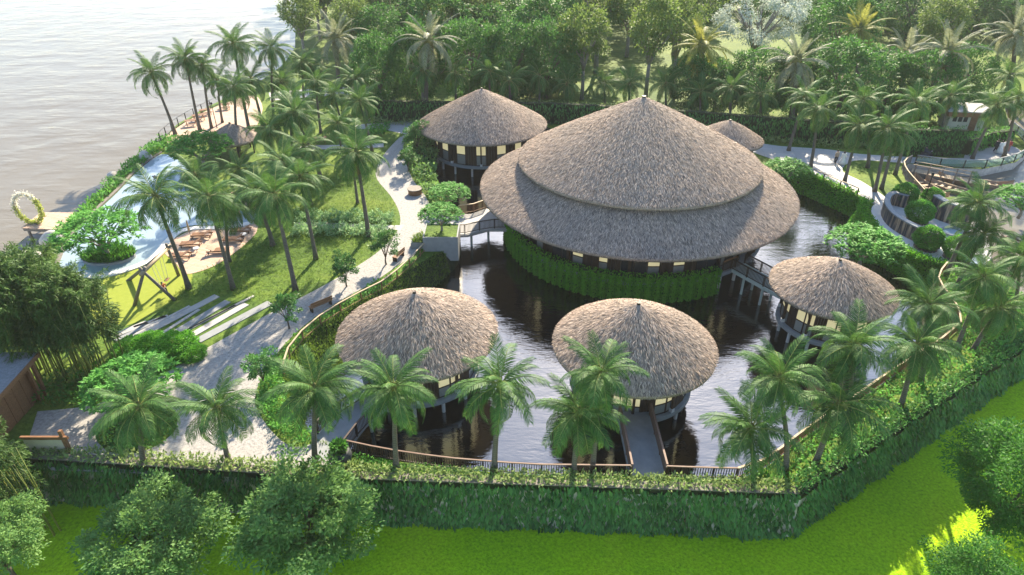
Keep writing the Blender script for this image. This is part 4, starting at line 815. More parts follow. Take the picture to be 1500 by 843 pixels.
for i, (u, v, w, lab) in enumerate(((448, 92, 0.95, 'open-crowned tree standing at the river edge of the forest'), (520, 104, 0.9, 'open-crowned tree between the silvery palm and the forest'), (470, 60, 1.0, 'open-crowned tree at the far river bank'), (540, 78, 1.0, 'open-crowned tree behind the silvery palm, at the forest end'))):
    x, y = at(u, v); tree('airy', x, y, lab, w, w * 1.15, group='trees at the river end of the forest')
def tree_at(kind, bu, bv, s, lab, z=0.0, sz=None, group=None, name='broadleaf_tree'):
    x, y = at(bu, bv, z); return tree(kind, x, y, lab, s, sz, z, group, name)
tree('front', -18.9, 23.0, 'light green small-leaved tree at the bottom left in front of the boundary wall', 1.08, 0.84, FIELD_Z, 'foreground trees')
tree('front', -11.2, 23.8, 'taller light green tree before the boundary wall, right of its twin', 1.2, 0.96, FIELD_Z, 'foreground trees')
tree('front', -27.6, 22.9, 'light green tree cut off by the left picture edge', 0.8, 0.8, FIELD_Z, 'foreground trees')
tree('dark', 28.5, 26.0, 'dark dense tree at the lower right picture edge', 1.0, 1.0, FIELD_Z, 'foreground trees')
tree('dark', 23.2, 20.2, 'dark tree cut off by the bottom edge in the lower right corner', 0.75, 0.72, FIELD_Z, 'foreground trees')
FG_ = [(160, 380, 1.25, 'spreading bright frangipani tree on the round bed in the pool'), (300, 246, 1.2, 'bright frangipani tree at the head of the pool by the terrace'), (206, 598, 0.95, 'bright frangipani tree behind the leftmost front palm'),
       (660, 304, 0.72, 'bright small tree behind the entrance planter, nearer the far hut'), (1148, 272, 0.85, 'bright green tree at the pond edge right of the hall'), (1257, 392, 1.05, 'bright frangipani tree overhanging the pond behind the smallest hut'), (1492, 318, 0.9, 'bright frangipani tree on the right edge by the river')]
for u, v, s, lab in FG_: tree_at('frangi', u, v, s, lab, group='frangipani trees', name='frangipani_tree', sz=s)
for u, v, s, lab in ((566, 388, 1.2, 'small dark airy tree by the path, nearest the planter box'), (508, 420, 1.15, 'small dark airy tree by the path, middle of the three'), (424, 482, 1.15, 'small dark airy tree by the path above the shrub bed'), (388, 568, 1.1, 'small dark airy tree in the shrub bed beside the gravel'), (612, 226, 1.5, 'dark shrub tree beside the far left hut'), (598, 252, 1.1, 'small leafy tree at the bend of the winding path')):
    tree_at('small', u, v, s, lab, group='small trees along the path', name='small_tree')

# ------------------------------------------------------------------ bamboo
culm_v = []
def bamboo_leaves(seed, h, spread, n, tilt):
    g = np.random.default_rng(seed); k = 70; a = g.random(k) * 6.283; r = np.sqrt(g.random(k)) * spread; zc = h * g.uniform(0.32, 0.98, k); r = r * (1.25 - 0.75 * (zc / h) ** 2)
    c = np.c_[np.cos(a) * r + tilt[0] * zc / h, np.sin(a) * r + tilt[1] * zc / h, zc]
    i = g.integers(0, k, n); e = unit(g.normal(size=(n, 3))); b = c[i] + e * (0.62 * g.random(n) ** 0.5)[:, None] * np.array([0.8, 0.8, 1.7])
    out = unit(np.c_[b[:, :2], np.zeros(n)]); d = unit(out * 0.6 + g.normal(size=(n, 3)) * 0.6 + np.array([0, 0, -0.45])); Ls = g.uniform(0.26, 0.55, n)
    rnd = np.clip(0.5 * g.random(k)[i] + 0.5 * g.random(n), 0, 1)
    for q in range(26):
        a0 = g.random() * 6.283; r0 = spread * g.uniform(0.2, 1.0); z0 = h * g.uniform(0.62, 0.95); m = 95; tt = g.random(m) ** 0.8; ln = g.uniform(1.2, 2.2); oo = g.uniform(0.2, 0.8)
        pb = np.c_[np.cos(a0) * (r0 + oo * tt ** 2 * ln), np.sin(a0) * (r0 + oo * tt ** 2 * ln), z0 + ln * tt * (1.15 - 0.35 * tt)] + g.normal(size=(m, 3)) * (0.16 * (1.1 - tt))[:, None]
        b = np.concatenate([b, pb]); d = np.concatenate([d, unit(np.c_[np.cos(a0) * 0.5 * np.ones(m), np.sin(a0) * 0.5 * np.ones(m), -0.1 * np.ones(m)] + g.normal(size=(m, 3)) * 0.6)]); Ls = np.concatenate([Ls, g.uniform(0.2, 0.42, m)]); rnd = np.concatenate([rnd, g.uniform(0.3, 1.0, m)])
    return leaf_mesh('foliage', b, d, Ls, Ls * 0.17, M['leaf_bamboo'], g, rnd=rnd, roll=0.8)
bam_lib = [bamboo_leaves(300 + i, 8.2, 1.9, 9000, (0, 0)) for i in range(3)]
def bamboo(label, x, y, z, s, nc, seed, lean=(0, 0), spread=1.7, sz=1.0):
    g = random.Random(seed); root = thing('bamboo_clump', label, 'bamboo', (x, y, z), 0, 'bamboo clumps')
    for i in range(nc):
        a = g.uniform(0, 6.283); r = spread * math.sqrt(g.random()); bx, by = math.cos(a) * r, math.sin(a) * r * 0.7; hh = g.uniform(6.0, 8.3) * s * sz
        tx, ty = bx * 0.35 + g.uniform(-.5, .5) + lean[0], by * 0.35 + g.uniform(-.5, .5) + lean[1]
        MB().tube([(bx, by, -0.1), (bx + tx * 0.12, by + ty * 0.12, hh * 0.33), (bx + tx * 0.4, by + ty * 0.4, hh * 0.7), (bx + tx, by + ty, hh)], [0.05, 0.047, 0.035, 0.012], 6).build('culm', M['culm'], root, True)
    inst('foliage', bam_lib[seed % 3], root, (lean[0] * 0.5, lean[1] * 0.5, 1.1 * s), (0, 0, g.uniform(0, 6.28)), (s * spread / 1.55, s * spread / 1.9, s * sz * 0.93))
    return root
for k, (u, v, s, nc, lab) in enumerate(((150, 543, 0.92, 16, 'bamboo clump at the right end of the grove beside the round shrubs'), (112, 548, 1.02, 15, 'bamboo clump second from the right end of the grove'), (70, 553, 1.08, 13, 'bamboo clump behind the corner of the grey gatehouse roof'), (22, 545, 1.1, 10, 'bamboo clump behind the gatehouse at the left picture edge'), (96, 520, 1.05, 8, 'tallest bamboo clump at the back of the grove'))):
    x, y = at(u, v); bamboo(lab, x, y, 0, s * 0.93, nc, 310 + k, spread=1.9)
x, y = at(60, 790, FIELD_Z); bamboo('near bamboo clump outside the boundary wall at the lower left', x - 0.6, y + 0.7, FIELD_Z, 0.92, 16, 321, lean=(-1.2, 0.3), spread=1.5)
x, y = at(5, 770, FIELD_Z); bamboo('bamboo clump outside the wall, cut by the left picture edge', x - 1.0, y + 0.6, FIELD_Z, 0.95, 12, 322, lean=(-1.0, 0.3), spread=1.5)

# ------------------------------------------------------------------ gatehouse, sign, pots, planters, benches
gx, gy = -31.9, 32.0
gh = thing('gatehouse', 'brown timber gatehouse with grey shingled roof at the left edge', 'building', (gx, gy, 0))
W_, D_ = 8.0, 5.4
for yy, zz, i in ((-D_ / 2, 3.25, 0), (D_ / 2, 3.25, 1)): pass
MB().add([(-W_, -D_ / 2 - .5, 3.0), (0.5, -D_ / 2 - .5, 3.0), (0.5, D_ / 2 + .5, 3.35), (-W_, D_ / 2 + .5, 3.35), (-W_, -D_ / 2 - .5, 2.75), (0.5, -D_ / 2 - .5, 2.75), (0.5, D_ / 2 + .5, 3.1), (-W_, D_ / 2 + .5, 3.1)],
         [(0, 1, 2, 3), (7, 6, 5, 4), (0, 4, 5, 1), (1, 5, 6, 2), (2, 6, 7, 3), (3, 7, 4, 0)]).build('roof', M['roofgrey'], gh)
MB().beam((0.54, -D_ / 2 - .5, 2.9), (0.54, D_ / 2 + .5, 3.25), 0.08, 0.3).build('fascia', M['wood'], gh)
for k in range(14):
    yy = -D_ / 2 + (k + 0.5) * D_ / 14; MB().box((-0.25 + 0.02 * (k % 2), yy, 1.45), (0.08, D_ / 14 * 0.95, 2.9)).build('wall_board', M['wood'], gh)
MB().box((-W_ / 2 - .3, D_ / 2 - 0.05, 1.5), (W_, 0.1, 3.0)).build('back_wall', M['wood'], gh); MB().box((-W_ / 2 - .3, -D_ / 2 + 0.05, 1.35), (W_, 0.1, 2.7)).build('front_wall', M['wood'], gh)
for yy in (D_ / 2 + 0.05, D_ / 2 - 0.45): MB().box((0.05, yy, 1.5), (0.2, 0.2, 3.0)).build('post', M['wood'], gh)
sx, sy = at(106, 668); sg = thing('sign_board', 'blank pale sign panel held by brown timber beam and slanted post', 'sign', (sx, sy, 0))
MB().beam((0.0, 0, -0.1), (-0.12, 0.1, 2.0), 0.2, 0.2).build('post', M['wood'], sg); MB().beam((-2.6, 0.0, 1.5), (0.25, 0.0, 1.5), 0.14, 0.22).build('beam', M['wood'], sg)
MB().box((-1.35, 0.0, 0.78), (2.3, 0.07, 1.15)).build('panel', M['cream'], sg)
px, py = at(500, 678); pt = thing('stone_pot', 'dark round stone pot with a leafy plant by the slanting footbridge', 'pot', (px, py, 0))
MB().lathe([(0.35, 0.0), (0.62, 0.25), (0.72, 0.6), (0.62, 0.95), (0.5, 1.05), (0.42, 1.0), (0.3, 0.85)], 24).build('pot', M['pot'], pt, True)
g = np.random.default_rng(400); n = 350; a = g.random(n) * 6.283; b = np.c_[np.cos(a) * 0.3 * g.random(n), np.sin(a) * 0.3 * g.random(n), 0.95 + 0.5 * g.random(n)]
inst('plant', leaf_mesh('plant', b, unit(np.c_[np.cos(a), np.sin(a), g.uniform(0, 1.2, n)]), 0.4, 0.15, M['leaf_dark'], g), pt)
def planter(label, u, v, w, d, h, mat, tree_s=None):
    x, y = at(u, v); r = thing('planter_box', label, 'planter', (x, y, 0)); t = 0.12; m = MB()
    m.box((0, -d / 2 + t / 2, h / 2 - 0.5), (w, t, h + 1)); m.box((0, d / 2 - t / 2, h / 2 - 0.5), (w, t, h + 1)); m.box((-w / 2 + t / 2, 0, h / 2 - 0.5), (t, d - 2 * t, h + 1)); m.box((w / 2 - t / 2, 0, h / 2 - 0.5), (t, d - 2 * t, h + 1))
    m.build('box', M[mat], r); MB().box((0, 0, h - 0.15), (w - 2 * t, d - 2 * t, 0.1)).build('soil', M['grass'], r); return r, x, y
r, x, y = planter('large grey planter box with a bright tree at the entrance bridge', 648, 358, 3.3, 3.0, 1.5, 'grey')
tree('frangi', x, y + 0.1, 'bright small tree growing in the large grey planter box', 0.68, 0.75, 1.36, 'frangipani trees', 'frangipani_tree')
r, x, y = planter('low grey planter box with grassy plants beside the large one', 618, 360, 1.9, 1.3, 0.6, 'grey')
cover('planter_grass', None, [(-0.8, -0.5), (0.8, -0.5), (0.8, 0.5), (-0.8, 0.5)], 0.7, 260, (0.3, 0.6), M['blade'], 402, cat=None, asp=0.12, up=1.6, z=0.5, parent=r, kind='stuff')
for k, (a, b, lab) in enumerate((((455, 458), (486, 445), 'timber bench with brown back beside the path, above the curved handrail'), ((578, 384), (590, 374), 'short timber bench beside the path near the planter box'))):
    A = np.array(at(*a)); B = np.array(at(*b)); r = thing('bench', lab, 'bench', (*A, 0), 0, 'path benches'); d = B - A
    for q in range(3):
        o = np.array([-d[1], d[0]]) / np.linalg.norm(d) * (q - 1) * 0.17
        MB().beam((*o, 0.45), (*(d + o), 0.45), 0.15, 0.05).build('seat_slat', M['wood'], r)
    for q in range(2):
        o = np.array([d[1], -d[0]]) / np.linalg.norm(d) * 0.28; MB().beam((*o, 0.66 + q * 0.2), (*(d + o), 0.66 + q * 0.2), 0.04, 0.16).build('back_slat', M['wood'], r)
    for f in (0.06, 0.94): MB().box((*(d * f), 0.22), (0.12, 0.4, 0.42), math.atan2(d[1], d[0])).build('leg', M['darkwood'], r)
x, y = at(608, 284); r = thing('stump_seat', 'squat brown timber seat at the outer bend of the winding path', 'seat', (x, y, 0)); MB().lathe([(0.02, 0.62), (0.72, 0.6), (0.78, 0.5), (0.74, 0.05), (0.8, 0.0)], 14).build('stump', M['wood'], r); MB().lathe([(0.02, 0.66), (0.84, 0.66), (0.86, 0.6), (0.02, 0.6)], 14).build('seat', M['greywood'], r)
for k, (u, v, s, lab) in enumerate(((200, 520, 1.15, 'bright round shrub beside the bamboo, leftmost'), (234, 532, 1.0, 'bright round shrub in front of the paving bars, nearest the camera'), (222, 512, 1.05, 'bright round shrub against the paving bars'), (258, 515, 1.2, 'largest bright round shrub beside the paving bars'), (282, 524, 0.8, 'dull green round shrub at the gravel path edge'), (186, 536, 0.9, 'bright round shrub touching the bamboo stems'))):
    x, y = at(u, v)
    if 'ball' not in T: T['ball'] = [ball_mesh('foliage', 410 + i, (1.25, 1.25, 0.9), (0, 0, 0.75), 6000, (0.10, 0.2), M['leaf_vine'], 0.5, 0.1) for i in range(2)]
    r = thing('round_shrub', lab, 'shrub', (x, y, 0), k, 'round shrubs', (s, s, s * 0.62)); inst('foliage', T['ball'][k % 2], r); MB().tube([(0, 0, -0.1), (0, 0, 0.8)], [0.08, 0.04], 6).build('stem', M['bark'], r)

# ------------------------------------------------------------------ pool bed, swing, loungers, arch, boulders
px, py = at(161, 379); bed = thing('pool_bed', 'oval island bed with dark spiky plants in the pool', 'flower bed', (px, py, 0))
ell = [(2.35 * math.cos(t), 1.55 * math.sin(t)) for t in np.linspace(0, 6.283, 33)[:-1]]
MB().prism(ell, 0.0, 0.3).build('rim', M['grey'], bed)
g = np.random.default_rng(420); n = 1500; a = g.random(n) * 6.283; rr = np.sqrt(g.random(n)); b = np.c_[np.cos(a) * rr * 2.2, np.sin(a) * rr * 1.4, 0.25 + 0 * a]
inst('plants', leaf_mesh('plants', b, unit(np.c_[np.cos(a) * 0.5, np.sin(a) * 0.5, np.ones(n)] + g.normal(size=(n, 3)) * 0.3), g.uniform(0.5, 0.95, n), 0.13, M['leaf_dark'], g), bed, kind='stuff')
f1, f2, b1, b2 = at(196, 448), at(257, 440), at(186, 411), at(262, 404)
fa = at_depth(211, 400, (f1[1] + f2[1]) / 2); ba = at_depth(232, 371, (b1[1] + b2[1]) / 2)
sw = thing('swing_set', 'timber A-frame swing set with two seats on the yellow-green lawn', 'swing set', ((f1[0] + f2[0]) / 2, (f1[1] + f2[1]) / 2, 0)); O = Vector(sw.location)
Lc = lambda p: Vector((p[0], p[1], p[2] if len(p) > 2 else 0.0)) - O
fa = (fa[0], fa[1], 3.0); ba = (fa[0] + 0.15, (b1[1] + b2[1]) / 2, 3.0)
for f, t in ((f1, fa), (f2, fa), (b1, ba), (b2, ba)):
    p, q = Lc(f), Lc(t); e = q + (q - p).normalized() * 0.45; MB().tube([p - Vector((0, 0, 0.1)), e], [0.15, 0.12], 9).build('leg', M['greywood'], sw, True)
p, q = Lc(fa), Lc(ba); dd = (q - p).normalized(); MB().tube([p - dd * 0.5, q + dd * 0.5], [0.15, 0.15], 9).build('beam', M['palewood'], sw, True)
SEATS = []
for f, swing_ in ((0.34, 0.25), (0.68, -0.1)):
    h_ = p.lerp(q, f); s0 = Vector((h_.x + swing_, h_.y, 0.62)); SEATS.append(s0 + O)
    MB().box(tuple(s0), (0.28, 0.55, 0.05)).build('seat', M['wood'], sw)
    for e in (-0.25, 0.25): MB().tube([(h_.x, h_.y + e, h_.z), (s0.x, s0.y + e, s0.z)], 0.018, 5).build('rope', M['white'], sw)
def lounger(label, u, v, rz):
    x, y = at(u, v); r = thing('sun_lounger', label, 'sun lounger', (x, y, 0.03), rz, 'sun loungers on the deck')
    for k in range(6): MB().beam((-0.95, -0.3 + k * 0.12, 0.36), (0.25, -0.3 + k * 0.12, 0.36), 0.10, 0.035).build('seat_slat', M['wood'], r)
    for k in range(6): MB().beam((0.25, -0.3 + k * 0.12, 0.36), (0.92, -0.3 + k * 0.12, 0.72), 0.10, 0.035).build('back_slat', M['wood'], r)
    for sy_ in (-0.36, 0.36): MB().beam((-1.0, sy_, 0.30), (0.95, sy_, 0.30), 0.06, 0.10).build('side_rail', M['wood'], r)
    for sx_ in (-0.85, 0.8):
        for sy_ in (-0.33, 0.33): MB().box((sx_, sy_, 0.13), (0.07, 0.07, 0.26)).build('leg', M['darkwood'], r)
    MB().beam((0.9, -0.3, 0.34), (0.72, 0.3, 0.6), 0.05, 0.05).build('prop', M['darkwood'], r)
for u, v, rz, lab in ((266, 378, 0.10, 'timber sun lounger nearest the swing'), (281, 361, 0.10, 'timber sun lounger second from the swing'), (297, 348, 0.10, 'timber sun lounger behind the trunk, third from the swing'), (320, 371, 3.20, 'timber sun lounger nearest the lawn in the second row'), (343, 354, 0.06, 'timber sun lounger in the second row, middle'), (354, 341, 0.06, 'timber sun lounger farthest up the deck')): lounger(lab, u, v, rz)
for u, v, lab in ((289, 370, 'small white side table between the near loungers'), (358, 349, 'small white side table between the far loungers')):
    x, y = at(u, v); r = thing('side_table', lab, 'table', (x, y, 0.03), 0, 'deck side tables'); MB().lathe([(0.01, 0.46), (0.28, 0.46), (0.29, 0.42), (0.01, 0.42)], 18).build('top', M['white'], r); MB().tube([(0, 0, 0), (0, 0, 0.42)], 0.04, 8).build('leg', M['white'], r)
for u, v, lab in ((282, 356, 'closed slim parasol between the first two loungers'), (356, 334, 'closed slim parasol at the top of the deck')):
    x, y = at(u, v); r = thing('parasol', lab, 'parasol', (x, y, 0.03), 0, 'closed parasols'); MB().tube([(0, 0, 0), (0, 0, 2.3)], 0.025, 6).build('pole', M['metal'], r); MB().lathe([(0.02, 2.45), (0.07, 2.2), (0.11, 1.4), (0.05, 1.25)], 10).build('canopy', M['palewood'], r); MB().lathe([(0.01, 0.08), (0.26, 0.07), (0.28, 0.0)], 14).build('base', M['grey'], r)
jw = thing('river_deck', 'small timber deck projecting over the river below the flower ring', 'deck', (0, 0, 0)); jp = ats([(31, 334), (118, 338), (140, 312), (60, 311)], -0.6)
jc = np.mean(np.array(jp), 0); jw.location = (*jc, 0); jl = [(p[0] - jc[0], p[1] - jc[1]) for p in jp]
A, B, C_, D2 = [np.array(p) for p in jl]
for k in range(22):
    f0, f1_ = k / 22, (k + 0.94) / 22; q = [A + (B - A) * f0, A + (B - A) * f1_, D2 + (C_ - D2) * f1_, D2 + (C_ - D2) * f0]; MB().prism([tuple(p) for p in q], -0.70, -0.60 + 0.004 * (k % 2), True, True).build('plank', M['deck'], jw)
MB().prism([tuple(p * 0.97) for p in (A, B, C_, D2)], -1.0, -0.71, True, True).build('frame', M['greywood'], jw)
for p in (A * 0.85, D2 * 0.85, B * 0.5): MB().tube([(*p, -3.4), (*p, -1.0)], 0.14, 8).build('pile', M['greywood'], jw)
cxy = at(50, 328, -0.6); ar = thing('flower_ring', 'upright wedding ring of white blossoms and greenery on the river deck', 'flower arch', (cxy[0], cxy[1], -0.6))
RR = 1.62; ring = [(math.cos(t) * RR * 0.78, 0.0 * t, RR + 0.12 + math.sin(t) * RR) for t in np.linspace(0, 6.283, 41)]
MB().tube(ring, 0.05, 6, False).build('hoop', M['palewood'], ar, True)
MB().box((0, 0, 0.06), (0.9, 0.5, 0.12)).build('foot', M['greywood'], ar)
g = np.random.default_rng(430)
for nm, mt, lo, hi, n in (('blossoms', 'petal', 0.6, 3.3, 900), ('greenery', 'petal_y', 3.0, 7.0, 1300)):
    t = g.uniform(lo, hi, n); b = np.c_[np.cos(t) * RR * 0.78, 0.0 * t, RR + 0.12 + np.sin(t) * RR] + g.normal(size=(n, 3)) * 0.13
    inst(nm, leaf_mesh(nm, b, unit(g.normal(size=(n, 3))), g.uniform(0.12, 0.26, n), 0.13, M[mt], g), ar, kind='stuff')
import bmesh
def boulder(label, u, v, s, seed, z=-0.5):
    g = random.Random(seed); bm = bmesh.new(); bmesh.ops.create_icosphere(bm, subdivisions=3, radius=1.0)
    for w in bm.verts:
        f = 1 + 0.16 * math.sin(w.co.x * 2.3 + seed) + 0.13 * math.sin(w.co.y * 3.1 + seed * 2) + 0.1 * math.sin(w.co.z * 3.7 + seed); w.co *= f; w.co.z *= 0.85
    me = bpy.data.meshes.new('boulder'); bm.to_mesh(me); bm.free(); me.materials.append(M['stone']); me.shade_smooth(); x, y = at(u, v, z)
    o = bpy.data.objects.new('boulder', me); link(o); o.location = (x, y, z + 0.4 * s); o.scale = (s, s * 0.8, s); o.rotation_euler = (0, 0, g.uniform(0, 6)); tag(o, label, 'boulder', 'river bank boulders')
boulder('pale boulder on the river bank below the frangipani tree', 77, 357, 1.0, 1, -0.2); boulder('low pale boulder at the foot of the river bank by the bamboo', 48, 386, 1.1, 2); boulder('rounded boulder between the pool tip and the river', 216, 233, 0.85, 3, 0); boulder('pale boulder among the bank shrubs halfway along the pool', 167, 263, 0.75, 4, 0)

# ------------------------------------------------------------------ river terrace: fence, gazebo, furniture, lamp posts
railing('fence', 'dark post fence along the river terrace edge', spline(ats([(236, 208), (260, 187), (298, 165), (330, 150), (362, 138)]), False, 5), 0.03, 1.25, 'metal', 'metal', 2.2, 0, low=True, top=(0.04, 0.04))
gz = at(346, 224); hz = thing('thatched_gazebo', 'small brown thatched gazebo on the river terrace between palms', 'gazebo', (gz[0], gz[1], 0))
roof_part(hz, 3.1, 2.0, 3.9, 0.0, 440, 45); roof_cap(hz, 3.9, 0.18)
for i in range(6): a = 6.283 * i / 6; MB().tube([(2.4 * math.cos(a), 2.4 * math.sin(a), 0), (2.4 * math.cos(a), 2.4 * math.sin(a), 2.4)], 0.09, 8).build('post', M['darkwood'], hz)
def tableset(label, u, v, rz):
    x, y = at(u, v); r = thing('picnic_table', label, 'table', (x, y, 0.03), rz, 'terrace tables')
    for k in range(4): MB().beam((-0.8, -0.33 + k * 0.22, 0.74), (0.8, -0.33 + k * 0.22, 0.74), 0.2, 0.04).build('top_board', M['wood'], r)
    for s_ in (-1, 1):
        MB().beam((-0.8, s_ * 0.75, 0.44), (0.8, s_ * 0.75, 0.44), 0.28, 0.04).build('bench_seat', M['wood'], r)
        MB().beam((s_ * 0.6, -0.8, 0.40), (s_ * 0.6, 0.8, 0.40), 0.08, 0.06).build('cross_bar', M['wood'], r)
        for q in (-1, 1): MB().beam((s_ * 0.6, q * 0.7, 0.0), (s_ * 0.6, q * 0.25, 0.72), 0.07, 0.07).build('leg', M['wood'], r)
for u, v, rz, lab in ((281, 184, 0.5, 'timber picnic table nearest the river palm'), (292, 176, 0.6, 'timber picnic table second along the terrace fence'), (302, 168, 0.6, 'timber picnic table third along the terrace fence'), (330, 160, 0.4, 'timber picnic table at the far end of the terrace'), (446, 232, 0.2, 'timber picnic table on the lawn among the palms'), (470, 210, 0.2, 'dark picnic table beside the thin far path')): tableset(lab, u, v, rz)
def lamp(label, u, v, h=3.4, z=0.0):
    x, y = at(u, v, z); r = thing('lamp_post', label, 'lamp post', (x, y, z), 0, 'garden lamp posts'); MB().tube([(0, 0, -0.1), (0, 0, h)], [0.06, 0.045], 8).build('pole', M['metal'], r); MB().lathe([(0.01, 0.28), (0.13, 0.25), (0.15, 0.0), (0.01, -0.02)], 12, (0, 0, h)).build('lamp_head', M['metal'], r); MB().lathe([(0.01, 0.05), (0.14, 0.05), (0.15, 0)], 12).build('base', M['metal'], r)
lamp('dark lamp post between the clipped bush and the boats', 1351, 300); lamp('dark lamp post on the river terrace', 318, 188); lamp('dark lamp post at the right picture edge below the river', 1488, 405)

# ------------------------------------------------------------------ white terrace: stone walls, topiary, round pools
def stone_wall(label, pts, h, w, closed_end=True):
    P = spline(ats(pts), False, 6); c = P[0]; r = thing('stone_wall', label, 'wall', (c[0], c[1], 0), 0, 'streaked stone walls'); L = resample([(p[0] - c[0], p[1] - c[1]) for p in P], 0.6)
    t = np.gradient(L, axis=0); nn = unit(np.stack([-t[:, 1], t[:, 0]], 1)) * w / 2
    for i in range(len(L) - 1):
        m = (L[i] + L[i + 1]) / 2; q = [L[i] + nn[i], L[i + 1] + nn[i + 1], L[i + 1] - nn[i + 1], L[i] - nn[i]]; q = [m + (p - m) * 0.985 for p in q]
        MB().prism([tuple(p) for p in q], 0.0, h + 0.02 * (i % 2), True, True).build('stone_slab', M['slate'], r)
    a = [tuple(p) for p in L + nn * 1.12] + [tuple(p) for p in (L - nn * 1.12)[::-1]]; MB().prism(a, h + 0.03, h + 0.16, True, True).build('coping', M['grey'], r); return r
stone_wall('curved dark stone wall with brown streaks, left on the white terrace', [(1330, 300), (1322, 304), (1308, 300), (1297, 304), (1294, 316), (1305, 332), (1330, 348), (1358, 360), (1376, 364)], 1.35, 0.5)
stone_wall('dark stone wall with brown streaks, right on the white terrace', [(1362, 313), (1376, 322), (1394, 328), (1415, 336)], 2.0, 0.6)
topi = ball_mesh('foliage', 450, (1.35, 1.35, 1.2), (0, 0, 1.2), 8000, (0.12, 0.26), M['leaf_cover'], 0.5, 0.05)
for u, v, s, lab in ((1343, 325, 0.92, 'clipped round bush inside the curved stone wall'), (1355, 364, 0.9, 'clipped round bush in front of the curved stone wall'), (1398, 378, 0.88, 'clipped round bush at the lower right of the terrace'), (1322, 298, 0.9, 'clipped round bush behind the curved stone wall'), (1362, 300, 0.75, 'clipped round bush beside the lamp post'), (1415, 305, 0.75, 'clipped round bush between the right stone wall and the river')):
    x, y = at(u, v); r = thing('topiary_bush', lab, 'bush', (x, y, 0.02), 0, 'clipped round bushes', s); inst('foliage', topi, r); MB().lathe([(0.9, 0.0), (1.15, 0.02), (1.15, 0.12), (0.02, 0.14)], 24).build('planting_ring', M['slate'], r); MB().tube([(0, 0, 0), (0, 0, 1.2)], [0.12, 0.05], 6).build('stem', M['bark'], r)
for u, v, s, lab in ((1393, 343, 1.0, 'round pool basin beside the right stone wall'), (1424, 384, 1.15, 'round pool basin under the right palms')):
    x, y = at(u, v); r = thing('round_basin', lab, 'basin', (x, y, 0.02), 0, 'round basins', s); MB().lathe([(1.0, 0.0), (1.0, 0.3), (0.86, 0.3), (0.86, 0.1)], 32).build('basin_rim', M['grey'], r); MB().lathe([(0.01, 0.2), (0.87, 0.2)], 32).build('water', M['pool'], r)

# ------------------------------------------------------------------ boats, jetty, glass railing, shed
def boat(label, a, b, w, h=0.55, benches=5):
    A = np.array(at(*a, -0.7)); B = np.array(at(*b, -0.7)); L = np.linalg.norm(B - A); r = thing('wooden_boat', label, 'boat', (*((A + B) / 2), -1.0), math.atan2(*(B - A)[::-1]), 'moored wooden boats')
    m = 16; vs = []; fs = []
    for i in range(m + 1):
        f = i / m * 2 - 1; ww = w / 2 * max(0.04, (1 - abs(f) ** 2.6)); lift = 0.75 * abs(f) ** 3.5; bot = -0.15 + lift * 0.9
        for y, z in ((-ww, h + lift), (-ww * 0.92, h + lift - 0.02), (-ww * 0.62, bot + 0.06), (ww * 0.62, bot + 0.06), (ww * 0.92, h + lift - 0.02), (ww, h + lift), (ww * 0.7, bot), (-ww * 0.7, bot)): vs.append((f * L / 2, y, z))
    for i in range(m):
        for k in range(8): a_, b_ = i * 8 + k, i * 8 + (k + 1) % 8; fs.append((a_, b_, b_ + 8, a_ + 8))
    fs += [tuple(range(8)), tuple(m * 8 + k for k in range(8))]
    MB().add(vs, fs).build('hull', M['boat'], r)
    for k in range(benches): MB().box(((-0.6 + 1.2 * k / (benches - 1)) * L / 2, 0, h * 0.75), (0.34, w * 0.78, 0.05)).build('thwart', M['palewood'], r)
    for s_ in (-1, 1): MB().beam((-L * 0.34, s_ * w * 0.44, h + 0.06), (L * 0.34, s_ * w * 0.44, h + 0.06), 0.09, 0.06).build('gunwale', M['palewood'], r)
boat('long wooden boat moored farthest out, with pointed right prow', (1372, 261), (1482, 275), 1.7, 0.5, 7); boat('long wooden boat moored between the jetty and the outer boat', (1354, 266), (1436, 290), 1.7, 0.5, 6); boat('short wooden boat by the railing, nearest the garden lawn', (1338, 262), (1388, 292), 1.5, 0.45, 5); boat('wooden boat at the right picture edge behind the palms', (1462, 356), (1530, 352), 1.5, 0.55, 5)
ja, jb = np.array(at(1336, 249, -0.2)), np.array(at(1424, 266, -0.2)); jr = thing('jetty', 'narrow weathered timber jetty beside the moored boats', 'jetty', (*ja, 0)); jd = jb - ja; jn = np.array([-jd[1], jd[0]]) / np.linalg.norm(jd) * 0.7; nk = 34
for k in range(nk):
    a_, b_ = jd * k / nk, jd * (k + 0.88) / nk; MB().prism([tuple(a_ + jn), tuple(b_ + jn), tuple(b_ - jn), tuple(a_ - jn)], -0.26, -0.2, True, True).build('plank', M['palewood'], jr)
for f in (0.05, 0.28, 0.5, 0.72, 0.95):
    for s_ in (-1, 1): MB().tube([(*(jd * f + jn * s_ * 0.95), -3.4), (*(jd * f + jn * s_ * 0.95), 0.75)], 0.08, 7).build('pile', M['greywood'], jr)
for s_ in (-1, 1): MB().beam((*(jn * s_ * 0.95), 0.7), (*(jd + jn * s_ * 0.95), 0.7), 0.07, 0.07).build('rail', M['palewood'], jr)
railing('railing', 'weathered timber rail bending around the boat landing', spline(ats([(1352, 292), (1338, 276), (1325, 260), (1321, 247), (1333, 239)]), False, 4), 0, 1.0, 'palewood', 'greywood', 1.5, 0.3)
railing('glass_railing', 'green glass railing along the river side of the plaza walkway', spline(ats([(1340, 240), (1380, 245), (1440, 247), (1487, 237), (1504, 222), (1498, 206), (1478, 188)]), False, 4), 0, 1.1, 'grey', 'metal', 2.6, 0, panel='glass')
x, y = at(1404, 186); sh = thing('garden_shed', 'small cream shed with flat pale roof beyond the broad hedge wall', 'shed', (x, y, 0), -0.15)
